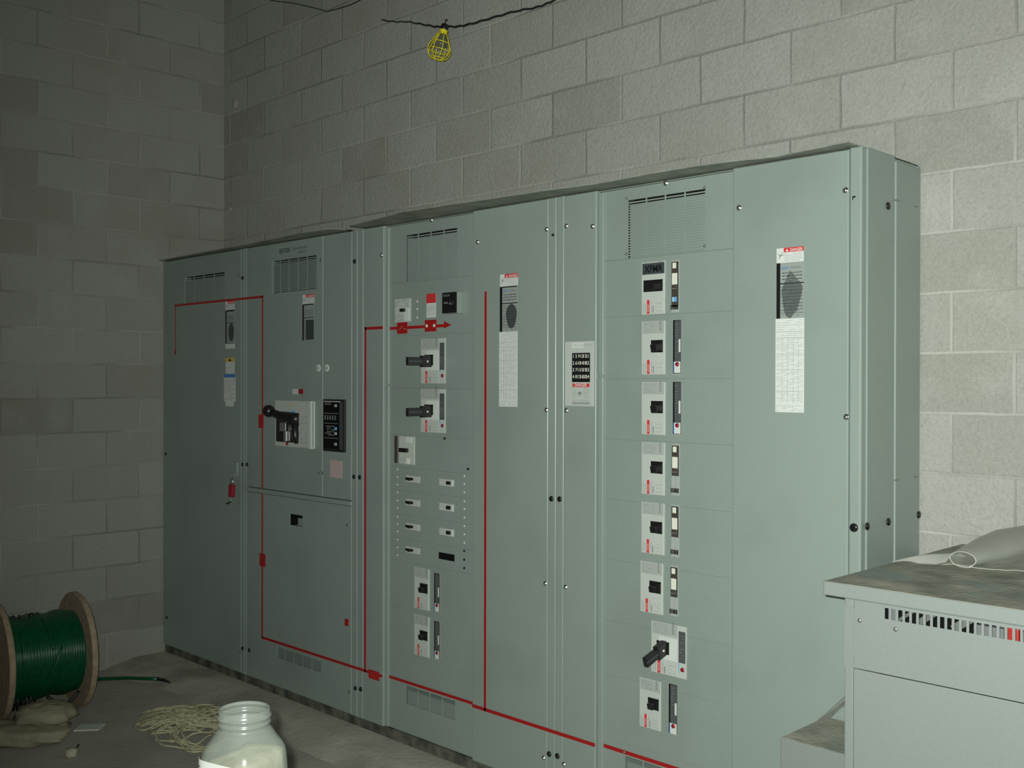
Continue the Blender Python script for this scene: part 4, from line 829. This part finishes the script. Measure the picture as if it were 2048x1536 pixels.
# twine heap: one long random looping strand
rnd = random.Random(12); q = MB(); tc_ = hit(380, 1456, 2, 0.0); rx = Vector((rt.x, rt.y, 0)).normalized(); ry = Vector((-rt.y, rt.x, 0)).normalized()
for strand in range(6):
    pts = []; cx_, cy_ = rnd.uniform(-.16, .16), rnd.uniform(-.22, .22); ph = rnd.uniform(0, 6); a_, b_ = rnd.uniform(.07, .15), rnd.uniform(.10, .2); tilt = rnd.uniform(0, 3)
    for k in range(210):
        t_ = k*.2; cx_ += rnd.uniform(-.012, .012); cy_ += rnd.uniform(-.016, .016); cx_ = max(-.17, min(.17, cx_)); cy_ = max(-.2, min(.24, cy_)); tilt += .02
        a_ = max(.045, min(.17, a_+rnd.uniform(-.008, .008))); b_ = max(.07, min(.23, b_+rnd.uniform(-.01, .01)))
        ex, ey = a_*math.cos(t_+ph), b_*math.sin(t_+ph); x = cx_+ex*math.cos(tilt)-ey*math.sin(tilt); y = cy_+ex*math.sin(tilt)+ey*math.cos(tilt)
        z = .005 + .05*max(0, noise.noise(Vector((x*9, y*9, strand*.7)))+.35)*max(0, 1-(x*x/.07+y*y/.13)) + .012*(strand % 4)*max(0, 1-(x*x/.06+y*y/.11))
        p = tc_ + rx*x + ry*y + Vector((0, 0, z)); p.x = max(p.x, .03); pts.append(p)
    sm = []
    for k in range(len(pts)-3):
        for s_ in (0, .5):
            p0_, p1_, p2_, p3_ = pts[k:k+4]; sm.append(.5*((2*p1_)+(p2_-p0_)*s_+(2*p0_-5*p1_+4*p2_-p3_)*s_*s_+(3*p1_-p0_-3*p2_+p3_)*s_**3))
    q.tube(sm, .0042, 'twine', 5)
o = q.build('twine_heap'); tag(o, 'tangled heap of tan twine on the floor between reel and jar', 'twine')

# ------------------------------------------------------------------ jar on a stool in the foreground
JD = 2.1; jc = at(488.5, 1417, JD); JR = .0502; zb_ = jc.z - .245
jar = thing('jar', 'open translucent plastic jar with white label and cream powder in the foreground', 'jar', (jc.x, jc.y, zb_))
jx = Vector((rt.x, rt.y, 0)).normalized(); jy = Vector((-rt.y, rt.x, 0)).normalized(); ja = R(60)
def sec(z, rx_, sq, n=64):
    out = []
    for k in range(n):
        t_ = 2*math.pi*k/n; c_, s_ = math.cos(t_), math.sin(t_); e = 2/sq
        x = math.copysign(abs(c_)**e, c_)*rx_; y = math.copysign(abs(s_)**e, s_)*rx_
        xx = x*math.cos(ja)-y*math.sin(ja); yy = x*math.sin(ja)+y*math.cos(ja)
        out.append(Vector((jc.x, jc.y, 0)) + jx*xx + jy*yy + Vector((0, 0, z)))
    return out
zt_ = jc.z
prof = [(zt_-.004, JR-.006, 2), (zt_, JR-.004, 2), (zt_+.001, JR-.001, 2), (zt_-.003, JR, 2), (zt_-.010, JR-.001, 2), (zt_-.012, JR+.0025, 2), (zt_-.015, JR+.003, 2), (zt_-.017, JR-.001, 2), (zt_-.024, JR-.001, 2), (zt_-.026, JR+.0025, 2), (zt_-.029, JR-.001, 2), (zt_-.036, JR-.002, 2), (zt_-.038, JR+.001, 2), (zt_-.043, JR+.004, 2.1), (zt_-.055, JR+.009, 2.4), (zt_-.070, JR+.0155, 3.1), (zt_-.080, JR+.018, 3.7), (zt_-.095, JR+.019, 4.1), (zt_-.12, JR+.020, 4.3), (zt_-.20, JR+.0215, 4.3), (zt_-.238, JR+.020, 4), (zt_-.2445, JR+.02, 4)]
vs = []; fs = []; n = 64
for z, r_, sq in prof: vs += sec(z, r_, sq)
for i in range(len(prof)-1):
    for k in range(n): fs.append([i*n+k, i*n+(k+1) % n, (i+1)*n+(k+1) % n, (i+1)*n+k])
fs.append([(len(prof)-1)*n+k for k in range(n)])
MB().add(vs, fs, 'jar', True).build('jar_body', jar)
vs = []; fs = []
pf = [(zt_-.235, JR+.013, 4), (zt_-.2, JR+.017, 4.2), (zt_-.13, JR+.016, 4.2), (zt_-.105, JR+.013, 4), (zt_-.09, JR+.004, 3), (zt_-.083, .025, 2.2), (zt_-.080, .003, 2)]
for z, r_, sq in pf: vs += sec(z, r_, sq)
for v in vs:
    if v.z > zt_-.12: d_ = (v - jc); v.z += .012*noise.noise(v*30) + .25*d_.dot(jx)*(1 if d_.dot(jx) > 0 else .8)
    if v.z > zt_-.12: v.z = min(v.z, zt_-.062)
for i in range(len(pf)-1):
    for k in range(n): fs.append([i*n+k, i*n+(k+1) % n, (i+1)*n+(k+1) % n, (i+1)*n+k])
fs.append([(len(pf)-1)*n+k for k in range(n)]); fs.append([k for k in range(n)])
MB().add(vs, fs, 'powder', True).build('powder', jar, 'lumpy cream powder')
# label wraps the left front face
def jlab(s_, z):
    ring = sec(z, JR+.0223, 4.3, 256); k0 = jl0; return ring[int(k0 + s_*jlw) % 256]
ring = sec(zt_-.15, JR+.0223, 4.3, 256)
def pxu(p):
    d_ = p - CAM; return 1024 + FPX*d_.dot(rt2)/d_.dot(fwd)
cand = [(pxu(p), k) for k, p in enumerate(ring) if (p-jc).dot(jy) < .01]
jl0 = min(cand)[1]; jlw = 0; step = 1 if pxu(ring[(jl0+4) % 256]) < 1e9 and (ring[(jl0+6) % 256]-jc).dot(jy) < (ring[(jl0-6) % 256]-jc).dot(jy) else -1
kk = jl0
while pxu(ring[kk % 256]) < 462: kk += step
vs = []; fs = []; cnt = abs(kk-jl0); zl1, zl0 = zt_-.089, zt_-.2
for i in range(cnt+9):
    idx = (jl0 - 8*step + i*step) % 256; drop = .0
    for z in (zl1, zl0): vs.append(sec(z, JR+.0223, 4.3, 256)[idx])
for i in range(cnt+8): fs.append([i*2, i*2+1, i*2+3, i*2+2])
q = MB().add(vs, fs, 'paper', True)
for j in range(7):
    z = zl1-.012-.0125*j; i0 = 8; pts = []
    rr = sec(z, JR+.0228, 4.3, 256); rr2 = sec(z-.004, JR+.0228, 4.3, 256)
    for seg_ in range(8, min(cnt-2, 8+[9, 12, 10, 0, 13, 8, 11][j])):
        if (seg_*7+j*3) % 5 == 0: continue
        i1 = (jl0 - 8*step + (seg_+4)*step) % 256; i2 = (i1+step) % 256
        q.add([rr[i1], rr2[i1], rr2[i2], rr[i2]], [[0, 1, 2, 3]], 'ink')
q.build('paper_label', jar, 'white printed paper label')
st = thing('stool', 'small wooden stool carrying the plastic jar', 'stool', (jc.x, jc.y, 0))
q = MB(); q.obox((jc.x, jc.y, zb_-.013), (1, 0, 0), (0, 1, 0), (0, 0, 1), .12, .12, .0125, 'wood', .004); q.build('seat', st)
for sx in (-1, 1):
    for sy in (-1, 1): MB().obox((jc.x+sx*.095, jc.y+sy*.095, (zb_-.026)/2), (1, 0, 0), (0, 1, 0), (0, 0, 1), .016, .016, (zb_-.026)/2, 'wood', .003).build('leg', st)
q = MB()
for k in (-1, 1): q.box(jc.x-.08, jc.y+k*.095-.008, .25, jc.x+.08, jc.y+k*.095+.008, .28, 'wood')
q.build('rung', st)

# ------------------------------------------------------------------ string lamp with yellow cage
LD = 4.9; lt = at(890, 49, LD); lbm = at(874, 119, LD+.01); ld = (lbm-lt); LL = ld.length; ld.normalize()
lamp = thing('work_lamp', 'yellow caged work lamp hanging from a black cord high on the block wall', 'lamp', tuple(lt))
MB().lathe([(-.004, .008), (0, .016), (.03, .017), (.034, .012)], lt, ld, 'black', 16).build('socket', lamp)
q = MB(); q.lathe([(.026, .0195), (.046, .0195)], lt, ld, 'yellow', 20, cap=False).lathe([(.046, .0175), (.026, .0175)], lt, ld, 'yellow', 20, cap=False)
t_ = Vector((0, 0, 1)).cross(ld).normalized() if abs(ld.z) < .99 else Vector((1, 0, 0)); t2_ = ld.cross(t_)
cp = [(.04, .019), (.06, .030), (.085, .043), (.105, .0525), (.122, .055), (.14, .050), (LL-.006, .036)]
for k in range(8):
    an = 2*math.pi*k/8+.2; dv_ = t_*math.cos(an)+t2_*math.sin(an); q.tube([lt+ld*a_+dv_*r_ for a_, r_ in cp], .0022, 'yellow', 6)
for a_, r_ in ((.085, .043), (.122, .055), (LL-.006, .036)):
    q.tube([lt+ld*a_+(t_*math.cos(x)+t2_*math.sin(x))*r_ for x in [2*math.pi*k/24 for k in range(25)]], .0023, 'yellow', 6)
for k in range(4):
    an = 2*math.pi*k/8+.2; dv_ = t_*math.cos(an)+t2_*math.sin(an); q.tube([lt+ld*(LL-.006)+dv_*.036, lt+ld*(LL+.003), lt+ld*(LL-.006)-dv_*.036], .002, 'yellow', 5)
q.build('cage', lamp)
MB().lathe([(.03, .012), (.045, .015), (.06, .022), (.08, .030), (.095, .0305), (.108, .024), (.115, .012), (.1165, .002)], lt, ld, 'glassbulb', 20).build('bulb', lamp)
MB().tube([lt, lt+Vector((0, 0, .012)), lt+Vector((.004, 0, .022)), lt+Vector((.010, 0, .024)), lt+Vector((.012, 0, .014))], .0018, 'black', 6).build('hook', lamp)
wl = hit(764, 40, 1, YW-.004)
ks = [(764, 40, None), (790, 43.5, 5.6), (815, 43.5, 5.35), (845, 48.5, 5.1), (872, 53, 4.96), (889, 52.5, 4.93), (915, 52.5, 4.9), (945, 46.5, 4.84), (985, 35, 4.8), (1030, 22.5, 4.75), (1072, 14.5, 4.7), (1100, 4, 4.66), (1140, -18, 4.6), (1250, -95, 4.45), (1400, -230, 4.2)]
pts = [wl if d is None else at(u, v, d) for u, v, d in ks]
def smooth(pts, n=5):
    P = [pts[0]]+pts+[pts[-1]]; out = []
    for k in range(len(P)-3):
        for s_ in [i/n for i in range(n)]:
            p0_, p1_, p2_, p3_ = P[k:k+4]; out.append(.5*((2*p1_)+(p2_-p0_)*s_+(2*p0_-5*p1_+4*p2_-p3_)*s_*s_+(3*p1_-p0_-3*p2_+p3_)*s_**3))
    out.append(P[-2]); return out
pe = pts[-1].copy(); pe.z = HC-.002; pts.append(pe)
sp = smooth(pts); sp = [p + Vector((0, 0, .0025*math.sin(i*1.9))) for i, p in enumerate(sp)]
tag(MB().tube(sp, .0042, 'blackcable', 7).build('lamp_cord'), 'black cord carrying the yellow caged lamp', 'cord')
p1 = [hit(u, v, 1, YW-.006) for u, v in ((655, 23), (700, 10), (735, -8))]; p0 = [hit(u, v, 1, YW-.006) for u, v in ((480, -18), (540, 0), (580, 5.5), (612, 12), (655, 23))]
tag(MB().tube(smooth(p0)+smooth(p1)[1:], .003, 'blackcable', 6).build('wall_cord'), 'thin dark cord strung on the block wall left of the lamp', 'cord')

# ------------------------------------------------------------------ light: the camera's flash and a little stray light
ld_ = bpy.data.lights.new('camera_flash', 'SPOT'); ld_.energy = 690; ld_.spot_size = R(106); ld_.spot_blend = 1.0; ld_.shadow_soft_size = .012; ld_.color = (0.96, 1.0, 0.95)
lo = bpy.data.objects.new('camera_flash', ld_); COL.objects.link(lo); lo.location = CAM - rt2*.035 + up2*.03
lo.rotation_euler = ray(1480, 700).to_track_quat('-Z', 'Y').to_euler()
W = bpy.data.worlds.new('world'); S.world = W; W.use_nodes = True; W.node_tree.nodes['Background'].inputs[0].default_value = (.5, .55, .5, 1); W.node_tree.nodes['Background'].inputs[1].default_value = .0
S.view_settings.view_transform = 'Standard'; S.view_settings.look = 'None'; S.view_settings.gamma = 1; S.view_settings.use_curve_mapping = False
S.view_settings.exposure = 0.0
S.cycles.max_bounces = 6; S.cycles.transparent_max_bounces = 16
S.cycles.sample_clamp_indirect = 3
